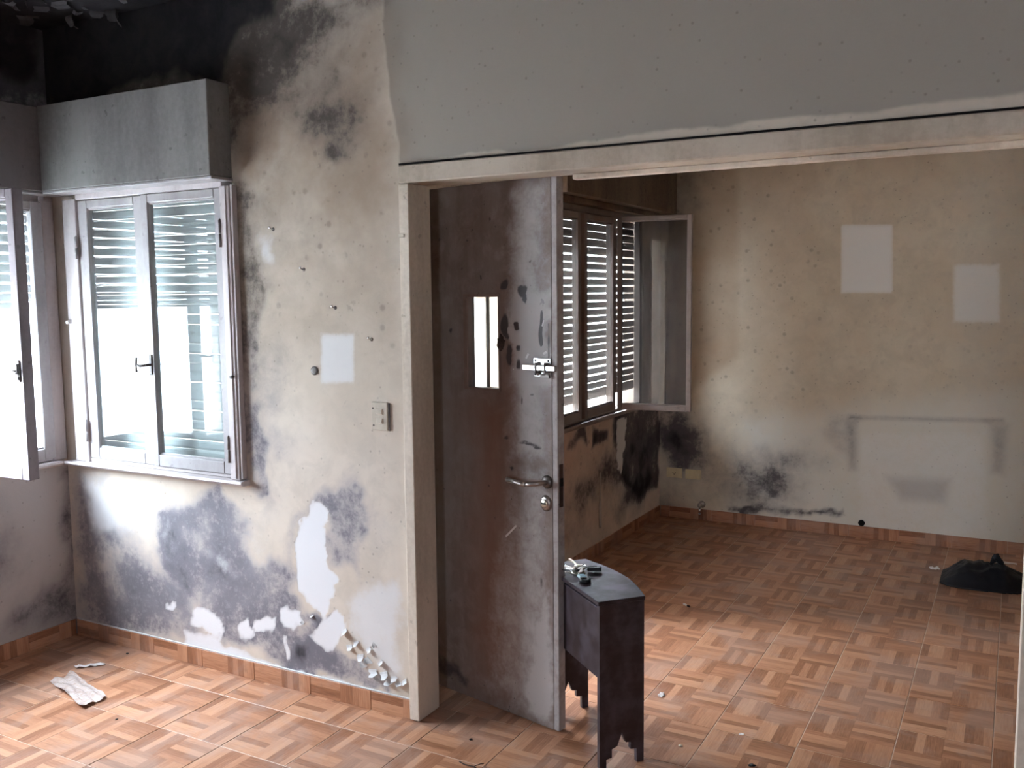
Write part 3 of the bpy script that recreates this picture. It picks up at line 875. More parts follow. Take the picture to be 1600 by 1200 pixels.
# ---- frame of the wide opening
frame = tag(empty('trim_1', (-1.97, YW, 0)), 'cream wooden frame around the wide opening', kind='structure')
FX = -1.97
def rel(mb, name, mat, parent):
    o = mb.build(name, mat, parent)
    o.matrix_parent_inverse = Matrix.Translation(parent.location).inverted()
    return o
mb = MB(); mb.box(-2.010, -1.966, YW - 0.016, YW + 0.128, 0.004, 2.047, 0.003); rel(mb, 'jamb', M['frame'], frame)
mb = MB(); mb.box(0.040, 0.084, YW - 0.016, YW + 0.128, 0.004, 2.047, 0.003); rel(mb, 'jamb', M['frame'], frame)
mb = MB(); mb.box(-2.010, 0.084, YW - 0.016, YW + 0.128, 2.049, 2.113, 0.004); rel(mb, 'head', M['head_shaded'], frame)
mb = MB(); mb.box(-1.36, 0.040, YW + 0.095, YW + 0.128, 2.031, 2.049, 0.003); rel(mb, 'rail', M['frame'], frame)
mb = MB(); mb.box(-2.009, -1.985, YW - 0.021, YW - 0.014, 1.852, 1.866, 0.002); rel(mb, 'strike_plate', M['switch'], frame)
mb = MB(); mb.box(-2.012, 0.086, YW - 0.0075, YW + 0.002, 2.113, 2.121, 0.001); rel(mb, 'shadow_gap', M['hole'], frame)

# ---- outside
mb = MB(); mb.box(-30, 30, -30, 36, -0.5, -0.13)
tag(mb.build('ground', M['concrete']), 'pale concrete ground outside the windows', kind='structure')
mb = MB(); mb.box(-5.4, -5.2, 3.1, 22, -0.13, 3.2); mb.box(-5.45, -5.15, 3.1, 22, 3.2, 3.28)  # unseen wall added to cut low daylight into the far room
tag(mb.build('wall_light_block', M['wall_block']), 'added unseen wall outside the entrance, cutting low daylight', kind='structure')

mb = MB(); mb.box(-2.95, XF - 0.125, 2.98, 4.35, 2.48, 2.60)  # canopy added out of view to keep sky light off the far floor
tag(mb.build('roof_light_block', M['render_out']), 'added unseen canopy over the entrance doorway, cutting sky light', kind='structure')

# ------------------------------------------------------------------ windows
def hinge(parent, x, y, z, L=0.075, r=0.007, mat='sash'):
    mb = MB()
    mb.rod((x, y, z - L / 2), (x, y, z - 0.001), r, 10)
    mb.rod((x, y, z + 0.001), (x, y, z + L / 2), r, 10)
    mb.rod((x, y, z + L / 2), (x, y, z + L / 2 + 0.006), r * 0.7, 8, r * 0.3)
    return mb.build('hinge', M[mat], parent)

def sash_at(parent, w, z0, z1, mat, gmat, handle=None, stile=0.045, depth=0.030, top=0.036, bot=0.052, name='sash'):
    """a casement in its own frame: x from 0 (hinge) to w, y is depth (0 = room face), z absolute"""
    mb = MB()
    mb.box(0, stile, 0, depth, z0, z1, 0.003)
    mb.box(w - stile, w, 0, depth, z0, z1, 0.003)
    mb.box(stile, w - stile, 0, depth, z1 - top, z1, 0.003)
    mb.box(stile, w - stile, 0, depth, z0, z0 + bot, 0.003)
    # glazing beads
    mb.box(stile, w - stile, depth * 0.3, depth * 0.7, z1 - top - 0.008, z1 - top, 0.001)
    mb.box(stile, w - stile, depth * 0.3, depth * 0.7, z0 + bot, z0 + bot + 0.008, 0.001)
    s = mb.build(name, M[mat], parent)
    mb = MB(); mb.box(stile - 0.004, w - stile + 0.004, depth * 0.5 - 0.0015, depth * 0.5 + 0.0015, z0 + bot - 0.004, z1 - top + 0.004)
    mb.build('pane', M[gmat], s)
    if handle is not None:
        hx, hz, lev = handle
        mb = MB()
        mb.box(hx - 0.009, hx + 0.009, -0.006, 0.0, hz - 0.045, hz + 0.045, 0.003)
        mb.rod((hx, -0.004, hz), (hx, -0.034, hz), 0.006, 10)
        mb.tube([(hx, -0.032, hz), (hx + lev * 0.03, -0.038, hz - 0.004), (hx + lev * 0.048, -0.040, hz + 0.002)], 0.0055, 8)
        mb.tube([(hx + lev * 0.048, -0.040, hz - 0.030), (hx + lev * 0.050, -0.042, hz), (hx + lev * 0.046, -0.040, hz + 0.034)], 0.0055, 8)
        mb.build('handle', M['iron'], s)
    return s

def frame_bars(boxes, name, mat, root, bev=0.003):
    mb = MB()
    for b in boxes: mb.box(*b, bev)
    return mb.build(name, M[mat], root)

def slat_mesh(L, h, mat):
    """one shutter slat along local x, slightly bowed"""
    pts = [(-0.0035, -h / 2), (0.0005, -h / 2 + 0.003), (0.002, -h / 4), (0.0028, 0), (0.002, h / 4), (0.0005, h / 2 - 0.003), (-0.0035, h / 2), (-0.006, h / 4), (-0.0065, -h / 4)]
    mb = MB(); mb.prism(pts, 'x', 0, L)
    return mb.mesh('slat', M[mat])

# ---- window in the front wall (world frame, x along the wall)
w1 = tag(empty('window_1', (0, 0, 0)), 'closed grey casement window with lowered shutter in the stained front wall', kind='structure')
frame_bars([(-3.905, -3.812, YW - 0.022, YW + 0.045, 0.874, 2.092), (-2.892, -2.838, YW - 0.034, YW + 0.045, 0.874, 2.092),
            (-3.812, -2.892, YW - 0.020, YW + 0.045, 2.088, 2.116), (-3.812, -2.892, YW - 0.012, YW + 0.045, 0.874, 0.890)], 'window_frame', 'wframe', w1)
mb = MB(); mb.prism([(YW + 0.04, 0.874), (YW - 0.052, 0.872), (YW - 0.056, 0.862), (YW - 0.044, 0.852), (YW, 0.850), (YW, 0.846), (YW + 0.04, 0.846)], 'x', -3.955, -2.812, 0.001)
mb.build('window_sill', M['wframe'], w1)
mb = MB(); mb.box(-2.838, -2.826, YW - 0.028, YW, 0.878, 2.096, 0.002); mb.box(-2.872, -2.852, YW - 0.040, YW - 0.032, 0.88, 2.09, 0.002)
mb.build('edge_strip', M['wframe'], w1)
s = sash_at(w1, 0.435, 0.892, 2.084, 'sash', 'glass', None, 0.062, 0.032); s.location = (-3.809, YW - 0.012, 0)
s = sash_at(w1, 0.478, 0.892, 2.086, 'sash', 'glass', (0.020, 1.345, -1), 0.040, 0.036); s.location = (-3.373, YW - 0.024, 0)
for x in (-3.812,):
    for z in (1.87, 1.02): hinge(w1, x, YW - 0.026, z, 0.10)
for z in (1.90, 1.0): hinge(w1, -2.894, YW - 0.034, z, 0.11, 0.006, 'iron')
mb = MB(); mb.box(-3.900, -3.882, YW - 0.040, YW - 0.020, 1.522, 1.538, 0.002); mb.build('stay_catch', M['paper'], w1)
mb = MB(); mb.rod((-2.851, YW - 0.052, 1.31), (-2.851, YW - 0.03, 1.31), 0.006, 10); mb.build('cord_peg', M['iron'], w1)
sh1 = tag(empty('roller_shutter', (-3.865, YW + 0.098, 0)), 'pale roller shutter lowered fully behind the front wall window', 'shutter')
sm1 = slat_mesh(1.03, 0.0415, 'slat')
z, k = 0.893, 0
while z < 2.14:
    o = link('slat', sm1, sh1)
    o.location = (0.005, random.uniform(-0.001, 0.001), z)
    o.rotation_euler = (0, random.uniform(-0.0025, 0.0025), 0)
    gap = 0.0026 if (z > 1.50 and z < 1.78) or z < 1.12 else 0.0014
    z += 0.0415 + gap * random.uniform(0.7, 1.3); k += 1
frame_bars([(-3.872, -3.842, YW + 0.075, YW + 0.118, 0.872, 2.118), (-2.858, -2.838, YW + 0.075, YW + 0.118, 0.872, 2.118)], 'side_channel', 'sash', w1, 0.002)

# ---- window in the left wall: one closed casement by the corner, the next swung open
w2 = tag(empty('window_2', (0, 0, 0)), 'left wall window with one casement swung open into the room', kind='structure')
frame_bars([(XL - 0.045, XL + 0.012, 2.760, 2.832, 0.874, 2.092), (XL - 0.045, XL + 0.014, 2.298, 2.338, 0.874, 2.092), (XL - 0.045, XL + 0.014, 1.81, 1.850, 0.874, 2.092), (XL - 0.045, XL + 0.012, 1.34, 1.380, 0.874, 2.092),
            (XL - 0.045, XL + 0.012, 1.38, 2.760, 2.084, 2.116), (XL - 0.045, XL + 0.010, 1.38, 2.760, 0.874, 0.888)], 'window_frame', 'wframe', w2)
mb = MB(); mb.prism([(XL - 0.04, 0.874), (XL + 0.050, 0.872), (XL + 0.054, 0.862), (XL + 0.042, 0.852), (XL, 0.850), (XL, 0.846), (XL - 0.04, 0.846)], 'y', 1.28, YW - 0.056, 0.001)
mb.build('window_sill', M['wframe'], w2)
s = sash_at(w2, 0.425, 0.890, 2.082, 'sash', 'glass', None, 0.056, 0.032); s.location = (XL + 0.004, 1.808, 0); s.rotation_euler = (0, 0, -PI / 2)  # third sash, added out of view to let in more daylight
s = sash_at(w2, 0.435, 0.890, 2.082, 'sash', 'glass', None, 0.056, 0.032); s.location = (XL + 0.004, 2.758, 0); s.rotation_euler = (0, 0, -PI / 2)
s = sash_at(w2, 0.415, 0.890, 2.086, 'sash_shaded', 'glass', (0.392, 1.345, 1), 0.045, 0.048); s.location = (XL + 0.016, 2.338, 0); s.rotation_euler = (0, 0, 0.045)
for z in (1.90, 1.02): hinge(w2, XL + 0.014, 2.761, z, 0.09)
for z in (1.90, 1.02): hinge(w2, XL + 0.018, 2.340, z, 0.09)
frame_bars([(XL - 0.118, XL - 0.075, 2.765, 2.795, 0.872, 2.118), (XL - 0.118, XL - 0.075, 1.34, 1.362, 0.872, 2.118)], 'side_channel', 'sash', w2, 0.002)
sh2 = tag(empty('roller_shutter', (XL - 0.097, 1.348, 0), (0, 0, PI / 2)), 'grey roller shutter half raised behind the open left wall window', 'shutter')
sm2 = slat_mesh(1.44, 0.0390, 'slat')
z = 1.605
while z < 2.14:
    o = link('slat', sm2, sh2); o.location = (0, random.uniform(-0.001, 0.001), z)
    z += 0.0390 + (0.0030 if z < 1.66 or z > 2.0 else 0.0075) * random.uniform(0.8, 1.15)

# ---- far room window: two closed casements, the third swung open towards the back wall
w3 = tag(empty('window_3', (0, 0, 0)), 'far room window with a dusty casement swung open', kind='structure')
frame_bars([(XF - 0.030, XF + 0.012, 4.472, 4.512, 0.874, 2.120), (XF - 0.030, XF + 0.012, 4.945, 4.985, 0.885, 2.108), (XF - 0.030, XF + 0.012, 5.455, 5.505, 0.885, 2.108),
            (XF - 0.030, XF + 0.012, 5.945, 5.988, 0.874, 2.120), (XF - 0.030, XF + 0.012, 4.512, 5.945, 2.106, 2.145), (XF - 0.030, XF + 0.012, 4.512, 5.945, 0.874, 0.890)], 'window_frame', 'sash_far', w3)
mb = MB(); mb.prism([(XF - 0.04, 0.874), (XF + 0.038, 0.872), (XF + 0.040, 0.860), (XF + 0.030, 0.845), (XF, 0.842), (XF, 0.832), (XF - 0.04, 0.832)], 'y', 4.42, 6.05, 0.001)
mb.build('window_sill', M['sash_far'], w3)
s = sash_at(w3, 0.430, 0.892, 2.102, 'sash_far', 'glass', None, 0.040, 0.030); s.location = (XF + 0.002, 4.944, 0); s.rotation_euler = (0, 0, -PI / 2)
s = sash_at(w3, 0.478, 0.892, 2.102, 'sash_far', 'glass', None, 0.042, 0.030); s.location = (XF + 0.006, 5.460, 0); s.rotation_euler = (0, 0, -PI / 2)
s = sash_at(w3, 0.475, 0.890, 2.112, 'sash_far', 'glass_dirty', None, 0.030, 0.028, 0.026, 0.034); s.location = (XF + 0.022, 5.512, 0); s.rotation_euler = (0, 0, 0.10)
for z in (1.93, 1.06): hinge(w3, XF + 0.016, 5.507, z, 0.11, 0.008, 'sash_far')
sh3 = tag(empty('roller_shutter', (XF - 0.050, 4.48, 0), (0, 0, PI / 2)), 'roller shutter with wide light gaps behind the far room window', 'shutter')
def slat_far(h):
    return slat_mesh(1.50, h, 'slat_far')
sA, sB = slat_far(0.0365), slat_far(0.0450)
mb = MB(); z = 0.978 + 0.030
sBot = slat_far(0.058)
o = link('slat', sBot, sh3); o.location = (0, 0, z); z += 0.029 + 0.0055
k = 0
while z < 2.16:
    up = z > 1.86
    h = 0.0450 if up else 0.0365
    o = link('slat', sB if up else sA, sh3)
    o.location = (0, random.uniform(-0.0015, 0.0015), z + h / 2)
    o.rotation_euler = (0, random.uniform(-0.002, 0.002), 0)
    z += h + (0.0020 if up else random.choice((0.0085, 0.0095, 0.0105, 0.011, 0.006)))
    k += 1
for yy in (4.72, 5.09, 5.19, 5.66):
    mb = MB(); mb.box(XF - 0.0475, XF - 0.0455, yy - 0.006, yy + 0.006, 0.98, 2.15)
    mb.build('link_tape', M['slat_far'], w3)

# ---- shutter boxes
def shutter_box(name, label, pts, lip, mat):
    root = tag(empty(name, ((pts[0] + pts[1]) / 2, (pts[2] + pts[3]) / 2, pts[4])), label, 'shutter box')
    mb = MB(); mb.box(*pts, 0.003); rel(mb, 'casing', M[mat], root)
    mb = MB(); mb.box(*lip, 0.002); rel(mb, 'bottom_lip', M['sash'] if mat != 'box_far' else M['box_far'], root)
    return root
shutter_box('shutter_box', 'pale grey shutter box above the front wall window', (-3.900, -2.846, 2.718, YW - 0.001, 2.124, 2.500), (-3.900, -2.842, 2.722, YW - 0.001, 2.112, 2.123), 'box')
shutter_box('shutter_box', 'dim brownish shutter box above the open left wall window', (XL + 0.001, -3.902, 0.9, YW - 0.001, 2.124, 2.497), (XL + 0.001, -3.908, 0.9, YW - 0.001, 2.112, 2.123), 'box_left')
root = shutter_box('shutter_box', 'dark brown shutter box above the far room window', (XF + 0.001, XF + 0.118, 4.578, YB - 0.002, 2.182, 2.60), (XF + 0.001, XF + 0.060, 4.50, YB - 0.002, 2.146, 2.180), 'box_far')
mb = MB(); mb.box(XF + 0.001, XF + 0.118, 4.566, 4.577, 2.180, 2.60, 0.002); o = rel(mb, 'end_cap', M['frame'], root); o['label'] = 'end of the box, coloured pale for the doorway light'  # pale colour put in for the doorway light on the box end

# ------------------------------------------------------------------ entrance door, swung open
HP = (-2.262, 3.190)
door = tag(empty('door_1', (HP[0], HP[1], 0), (0, 0, math.atan2(-0.23018947, 0.97314583))), 'scuffed brown front door with a small barred window, standing open', kind='structure')
DT = 0.036
def door_face(u0, u1, v0, v1, holes, stains):
    def fn(u, v): return np.stack([u, np.zeros_like(u), v], 1)
    o = grid_wall('door_leaf', fn, False, u0, u1, v0, v1, holes, 0.011, DT, M['door'], stains, door)
    return o
door_face(0.012, 0.806, 0.004, 2.060, [(0.385, 0.548, 1.281, 1.630)], ST_LIGHT_DOOR)
mb = MB(); mb.box(0.8065, 0.832, 0.001, DT + 0.004, 0.004, 2.062, 0.002); o = mb.build('edge_strip', M['door'], door)
ca = o.data.color_attributes.new('stain', 'FLOAT_COLOR', 'POINT')
ca.data.foreach_set('color', np.tile([0.1, 0.55, 0.2, 0], len(o.data.vertices)).astype(np.float32))
mb = MB()
for b in ((0.367, 0.549, -0.006, 0.002, 1.630, 1.644), (0.367, 0.549, -0.006, 0.002, 1.270, 1.281), (0.362, 0.385, -0.006, 0.002, 1.270, 1.644), (0.547, 0.556, -0.006, 0.002, 1.270, 1.644)):
    mb.box(*b, 0.0015)
tr = mb.build('window_trim', M['door'], door)
ca = tr.data.color_attributes.new('stain', 'FLOAT_COLOR', 'POINT')
ca.data.foreach_set('color', np.tile([0.35, 0.0, 0.5, 0], len(tr.data.vertices)).astype(np.float32))
mb = MB(); mb.box(0.387, 0.546, 0.020, 0.023, 1.283, 1.628); mb.build('pane', M['glass'], door)
for x in (0.458, 0.532):
    mb = MB(); mb.rod((x, 0.034, 1.281), (x, 0.034, 1.630), 0.008, 12); mb.build('bar', M['steel'], door)
# lump of old filler beside the little window
b = bmesh.new(); bmesh.ops.create_icosphere(b, subdivisions=3, radius=1.0)
for v in b.verts:
    d = 1 + 0.55 * mnoise.fractal(v.co * 2.3, 0.7, 2.0, 4)
    v.co = Vector((0.560 + v.co.x * 0.017 * d, -0.002 + v.co.y * 0.009 * d, 1.458 + v.co.z * 0.030 * d))
me = bpy.data.meshes.new('filler_lump'); b.to_mesh(me); b.free()
o = link('filler_lump', me, door, M['rust']); o['label'] = 'rough dark rusty lump beside the little window'
# lever handle
mb = MB(); mb.lathe([(0, 0.014), (0.010, 0.014), (0.020, 0.010), (0.025, 0.004), (0.025, 0.0)], 24, Matrix.Translation((0.783, 0, 0.951)) @ Matrix.Rotation(PI / 2, 4, 'X'))
rose = mb.build('rose', M['darksteel'], door)
mb = MB(); mb.tube([(0.783, -0.008, 0.951), (0.780, -0.034, 0.951), (0.768, -0.048, 0.949), (0.735, -0.052, 0.943), (0.722, -0.053, 0.941)], [0.009, 0.009, 0.009, 0.0085, 0.008], 12)
lev = mb.build('handle', M['steel'], door); lev['label'] = 'worn steel lever handle'
mb = MB(); mb.tube([(0.722, -0.053, 0.941), (0.700, -0.054, 0.941), (0.630, -0.056, 0.950)], [0.0085, 0.009, 0.0095], 12); mb.build('grip', M['steel'], lev)
# cylinder lock
mb = MB(); mb.lathe([(0, 0.010), (0.018, 0.010), (0.024, 0.006), (0.026, 0.0)], 24, Matrix.Translation((0.776, 0, 0.870)) @ Matrix.Rotation(PI / 2, 4, 'X') @ Matrix.Scale(1.18, 4, (0, 1, 0)))
esc = mb.build('lock', M['steel'], door)
mb = MB(); mb.lathe([(0, 0.013), (0.014, 0.013), (0.016, 0.011), (0.016, 0.006)], 24, Matrix.Translation((0.774, 0, 0.870)) @ Matrix.Rotation(PI / 2, 4, 'X'))
mb.build('cylinder', M['brass'], esc)
mb = MB(); mb.box(0.763, 0.785, -0.0136, -0.012, 0.867, 0.873); mb.build('keyhole', M['hole'], esc)
# latch plate and bolts in the leading edge
mb = MB(); mb.box(0.8315, 0.8335, 0.008, 0.030, 0.86, 1.02, 0.0005); mb.build('lock_plate', M['rust'], door)
mb = MB(); mb.box(0.8330, 0.838, 0.012, 0.026, 0.938, 0.968, 0.001); mb.build('latch_tongue', M['hole'], door)
# bright slide bolt
mb = MB(); mb.box(0.724, 0.806, -0.006, 0.0, 1.386, 1.408, 0.002); mb.box(0.728, 0.806, -0.006, 0.0, 1.338, 1.358, 0.002); mb.box(0.742, 0.790, -0.006, 0.0, 1.338, 1.408, 0.002)
sb = mb.build('slide_bolt', M['chrome'], door)
mb = MB(); mb.box(0.678, 0.836, -0.018, -0.007, 1.361, 1.383, 0.003); mb.build('bolt_bar', M['chrome'], sb)
mb = MB()
for x in (0.744, 0.788): mb.box(x - 0.003, x + 0.003, -0.022, 0.0, 1.350, 1.392, 0.002)
mb.build('keeper', M['darksteel'], sb)
mb = MB(); mb.prism([(0.752, 1.352), (0.800, 1.350), (0.806, 1.337), (0.756, 1.335), (0.765, 1.344)], 'y', -0.014, -0.006); mb.rod((0.765, -0.030, 1.350), (0.765, -0.010, 1.362), 0.006, 10)
mb.build('thumb_lever', M['darksteel'], sb)
for x, z in ((0.735, 1.398), (0.796, 1.398), (0.735, 1.347)):
    mb = MB(); mb.rod((x, -0.008, z), (x, -0.004, z), 0.004, 8); mb.build('screw', M['hole'], sb)
# scraps of masking tape left on the paint
for u, v, a, L, W in ((0.768, 1.535, -0.35, 0.024, 0.007), (0.776, 1.427, 0.5, 0.020, 0.009), (0.690, 1.412, -0.6, 0.022, 0.008), (0.60, 0.735, 0.75, 0.075, 0.007), (0.62, 1.36, 0.2, 0.006, 0.004)):
    mb = MB(); mb.box(-L / 2, L / 2, -0.0012, 0.0, -W / 2, W / 2, 0, Matrix.Translation((u, 0.0, v)) @ Matrix.Rotation(-a - PI / 2 if a < 0 else -a, 4, 'Y'))
    mb.build('tape_scrap', M['paper'], door)
for z in (0.3, 1.05, 1.85): hinge(door, 0.004, -0.004, z, 0.10, 0.007, 'iron')
# door frame in the far left wall
dfr = tag(empty('trim_3', (XF, 3.17, 0)), 'wooden frame of the entrance doorway behind the open door', kind='structure')
for b in ((XF - 0.13, XF + 0.006, 3.166, 3.186, 0.0, 2.075), (XF - 0.13, XF + 0.010, 4.000, 4.075, 0.0, 2.075), (XF - 0.13, XF + 0.010, 3.166, 4.075, 2.068, 2.130)):
    mb = MB(); mb.box(*b, 0.003); rel(mb, 'door_jamb', M['frame'], dfr)

# ------------------------------------------------------------------ little drop-leaf table by the door
ax, ay = -0.790, 0.613        # long axis, away from the viewer
bx, by = 0.690, 0.724         # across
tb = tag(empty('side_table', (-1.206, 2.815, 0)), 'small dark plum wooden table with a bowed top and stepped feet beside the open door', 'table')
MT = Matrix(((bx, ax, 0, 0), (by, ay, 0, 0), (0, 0, 1, 0), (0, 0, 0, 1)))   # local x = across, local y = along
tb.matrix_world = Matrix.Translation((-1.212, 2.822, 0)) @ MT
W_, L_, HT = 0.172, 0.475, 0.582
def foot_profile(w):
    s = w / 0.172
    half = [(0.0, 0.0), (0.026, 0.0), (0.026, 0.030), (0.047, 0.034), (0.047, 0.064), (0.068, 0.072), (0.086, 0.118)]
    r = [(0.102, 0.080), (0.121, 0.078), (0.121, 0.052), (0.144, 0.050), (0.145, 0.0), (0.172, 0.0)]
    return [(x * s, z) for x, z in half + r]
for y0 in (0.0, L_ - 0.020):
    pts = foot_profile(W_) + [(W_, HT), (0.0, HT)]
    mb = MB(); mb.prism(pts, 'y', y0, y0 + 0.018)
    mb.build('end_panel', M['wood'], tb)
mb = MB(); mb.box(0.004, 0.018, 0.018, L_ - 0.020, 0.318, HT - 0.012, 0.002); mb.build('side_panel', M['wood'], tb)
mb = MB(); mb.box(W_ - 0.018, W_ - 0.004, 0.018, L_ - 0.020, 0.318, HT - 0.012, 0.002); mb.build('side_panel', M['wood'], tb)
n = 14
arc = [(W_ + 0.002 + 0.042 * math.sin(PI * k / n), -0.004 + (L_ + 0.008) * k / n) for k in range(n + 1)]
mb = MB(); mb.prism([(-0.006, -0.004)] + arc + [(-0.006, L_ + 0.004)], 'z', HT + 0.001, HT + 0.016, 0.002)
mb.build('table_top', M['wood'], tb)
HTOP = HT + 0.016

# ---- bunch of keys on the table
kr = tag(empty('key_bunch', (-1.405, 3.066, HTOP + 0.0005)), 'bunch of keys with a dark fob and pale blue tag on the small table', 'keys')
def key_mesh(L, W, mat):
    mb = MB()
    mb.lathe([(0, 0.0022), (W * 0.5, 0.0022), (W * 0.5, 0.0), (0, 0.0)], 14)
    mb.box(W * 0.35, L, -W * 0.16, W * 0.16, 0.0003, 0.0020)
    for k in range(5): mb.box(L * (0.45 + 0.1 * k), L * (0.5 + 0.1 * k), W * 0.10, W * (0.28 + 0.08 * (k % 3)), 0.0004, 0.0019)
    return mb.mesh('key', mat)
kms = [key_mesh(0.056, 0.024, M['chrome']), key_mesh(0.050, 0.022, M['steel']), key_mesh(0.060, 0.020, M['brass']), key_mesh(0.046, 0.024, M['black'])]
rk = [(0.0, 0.0, 2.7, 0), (0.012, 0.008, 2.2, 1), (-0.006, -0.010, 3.3, 2), (0.004, 0.012, 1.7, 0), (0.014, -0.004, 4.0, 1), (-0.012, 0.004, 2.95, 0), (0.002, -0.014, 3.75, 3), (0.010, 0.014, 0.7, 3), (0.016, 0.0, 5.0, 1), (-0.004, 0.010, 2.45, 2)]
for q, (dx, dy, a, kind) in enumerate(rk):
    o = link('key', kms[kind], kr); o.location = (dx, dy, 0.001 + 0.0026 * q); o.rotation_euler = (0.03 * math.sin(q * 2.1), -0.07 - 0.05 * math.cos(q * 1.3), a)
mb = MB(); mb.tube([(0.016 * math.cos(t_ * PI / 10), 0.016 * math.sin(t_ * PI / 10), 0.026 + 0.006 * math.cos(t_ * PI / 10)) for t_ in range(21)], 0.0014, 6)
mb.build('key_ring', M['steel'], kr)
mb = MB(); mb.box(0.028, 0.072, 0.020, 0.044, 0.004, 0.016, 0.003, Matrix.Rotation(0.35, 4, 'Z')); o = mb.build('fob', M['black'], kr); o['label'] = 'flat black fob'
mb = MB(); mb.box(0.030, 0.062, -0.012, 0.012, 0.002, 0.012, 0.003, Matrix.Rotation(-0.85, 4, 'Z')); o = mb.build('key_tag', M['blue'], kr); o['label'] = 'pale blue plastic tag'
kr.scale = (1.2, 1.2, 1.2)
mb = MB(); mb.lathe([(0.0, 0.004), (0.006, 0.004), (0.008, 0.010), (0.018, 0.010), (0.018, 0.0), (0.006, 0.0)], 18, Matrix.Translation((0.052, -0.060, 0.001))); o = mb.build('disc', M['black'], kr); o['label'] = 'round black disc'

# ------------------------------------------------------------------ fittings on the walls
# light switch (front wall)
sw = tag(empty('light_switch', (-2.121, YW, 1.182)), 'ivory two-rocker wall switch left of the cream door frame', 'switch')
mb = MB(); mb.box(-0.042, 0.034, -0.009, -0.0005, -0.055, 0.055, 0.003); mb.build('cover_plate', M['switch'], sw)
for z in (0.018, -0.018):
    mb = MB(); mb.box(-0.020, 0.012, -0.0115, -0.009, z - 0.011, z + 0.011, 0.001); ro = mb.build('rocker_frame', M['frame'], sw)
    mb = MB(); mb.prism([(-0.0145, z - 0.008), (-0.0118, z - 0.008), (-0.0118, z + 0.008), (-0.0128, z + 0.008)], 'x', -0.016, 0.008); mb.build('rocker', M['switch'], ro)
for x, z in ((-0.034, 0.030), (-0.032, -0.036)):
    mb = MB(); mb.rod((x, -0.0100, z), (x, -0.0088, z), 0.004, 8); mb.build('screw', M['iron'], sw)
mb = MB(); mb.box(0.034, 0.041, -0.006, -0.0005, -0.055, 0.052, 0.001); mb.build('side_gap', M['iron'], sw)
# round blanking cap
cp = tag(empty('wall_cap', (-2.444, YW, 1.346)), 'small round grey cap on the wall beside the pale patch', 'cap')
mb = MB(); mb.lathe([(0, 0.0052), (0.010, 0.005), (0.0145, 0.0045), (0.0158, 0.0)], 20, Matrix.Rotation(PI / 2, 4, 'X')); mb.build('cap_disc', M['box'], cp)
mb = MB(); mb.lathe([(0.0158, 0.0005), (0.0158, 0.003), (0.0180, 0.003), (0.0180, 0.0005)], 20, Matrix.Rotation(PI / 2, 4, 'X')); mb.build('rim', M['iron'], cp)
# four nails in a slanting row
for (x, z), lab in zip(((-2.636, 1.909), (-2.483, 1.746), (-2.331, 1.595), (-2.159, 1.475)),
                       ('bent nail in the wall, topmost of the slanting row beside the window', 'second nail down the slanting row on the stained wall',
                        'third nail down the slanting row, just above the pale patch', 'lowest nail of the slanting row, beside the cream door frame')):
    nl = tag(empty('nail', (x, YW, z)), lab, 'nail', 'nails in a slanting row on the front wall')
    mb = MB(); mb.tube([(0, 0.004, 0), (0, -0.014, 0.001), (-0.002, -0.018, 0.006)], 0.0022, 8); mb.build('shank', M['steel'], nl)
    mb = MB(); mb.lathe([(0, 0.002), (0.0048, 0.0015), (0.005, 0)], 12, Matrix.Translation((-0.0022, -0.0185, 0.006)) @ Matrix.Rotation(PI / 2.4, 4, 'X')); mb.build('nail_head', M['chrome'], nl)
    mb = MB(); mb.lathe([(0, 0.0012), (0.006, 0.0012), (0.008, 0)], 10, Matrix.Rotation(PI / 2, 4, 'X')); mb.build('wall_plug', M['iron'], nl)
# paint scales lifting off the foot of the front wall
FL = [(-2.335, 0.300, .05), (-2.31, 0.245, .045), (-2.275, 0.265, .04), (-2.255, 0.215, .05), (-2.235, 0.185, .055), (-2.21, 0.205, .05), (-2.19, 0.165, .06), (-2.165, 0.150, .05), (-2.14, 0.165, .055), (-2.115, 0.14, .06), (-2.095, 0.155, .05), (-2.07, 0.135, .05), (-2.045, 0.15, .045), (-2.215, 0.25, .04), (-2.16, 0.205, .045), (-2.18, 0.27, .035),
      (-2.545, 0.305, .03), (-2.50, 0.335, .03)]
for x, z, w in FL:
    w *= 0.68
    o = link('paint_flake', curl_flake(w, w * random.uniform(0.6, 1.0), random.uniform(0.9, 1.8), 4), wall_front, M['flake'])
    o.location = (x, YW - 0.001, z)
    o.rotation_euler = (random.uniform(-0.1, 0.25), random.uniform(-0.9, 0.9), PI)
    thicken(o, 0.0012)
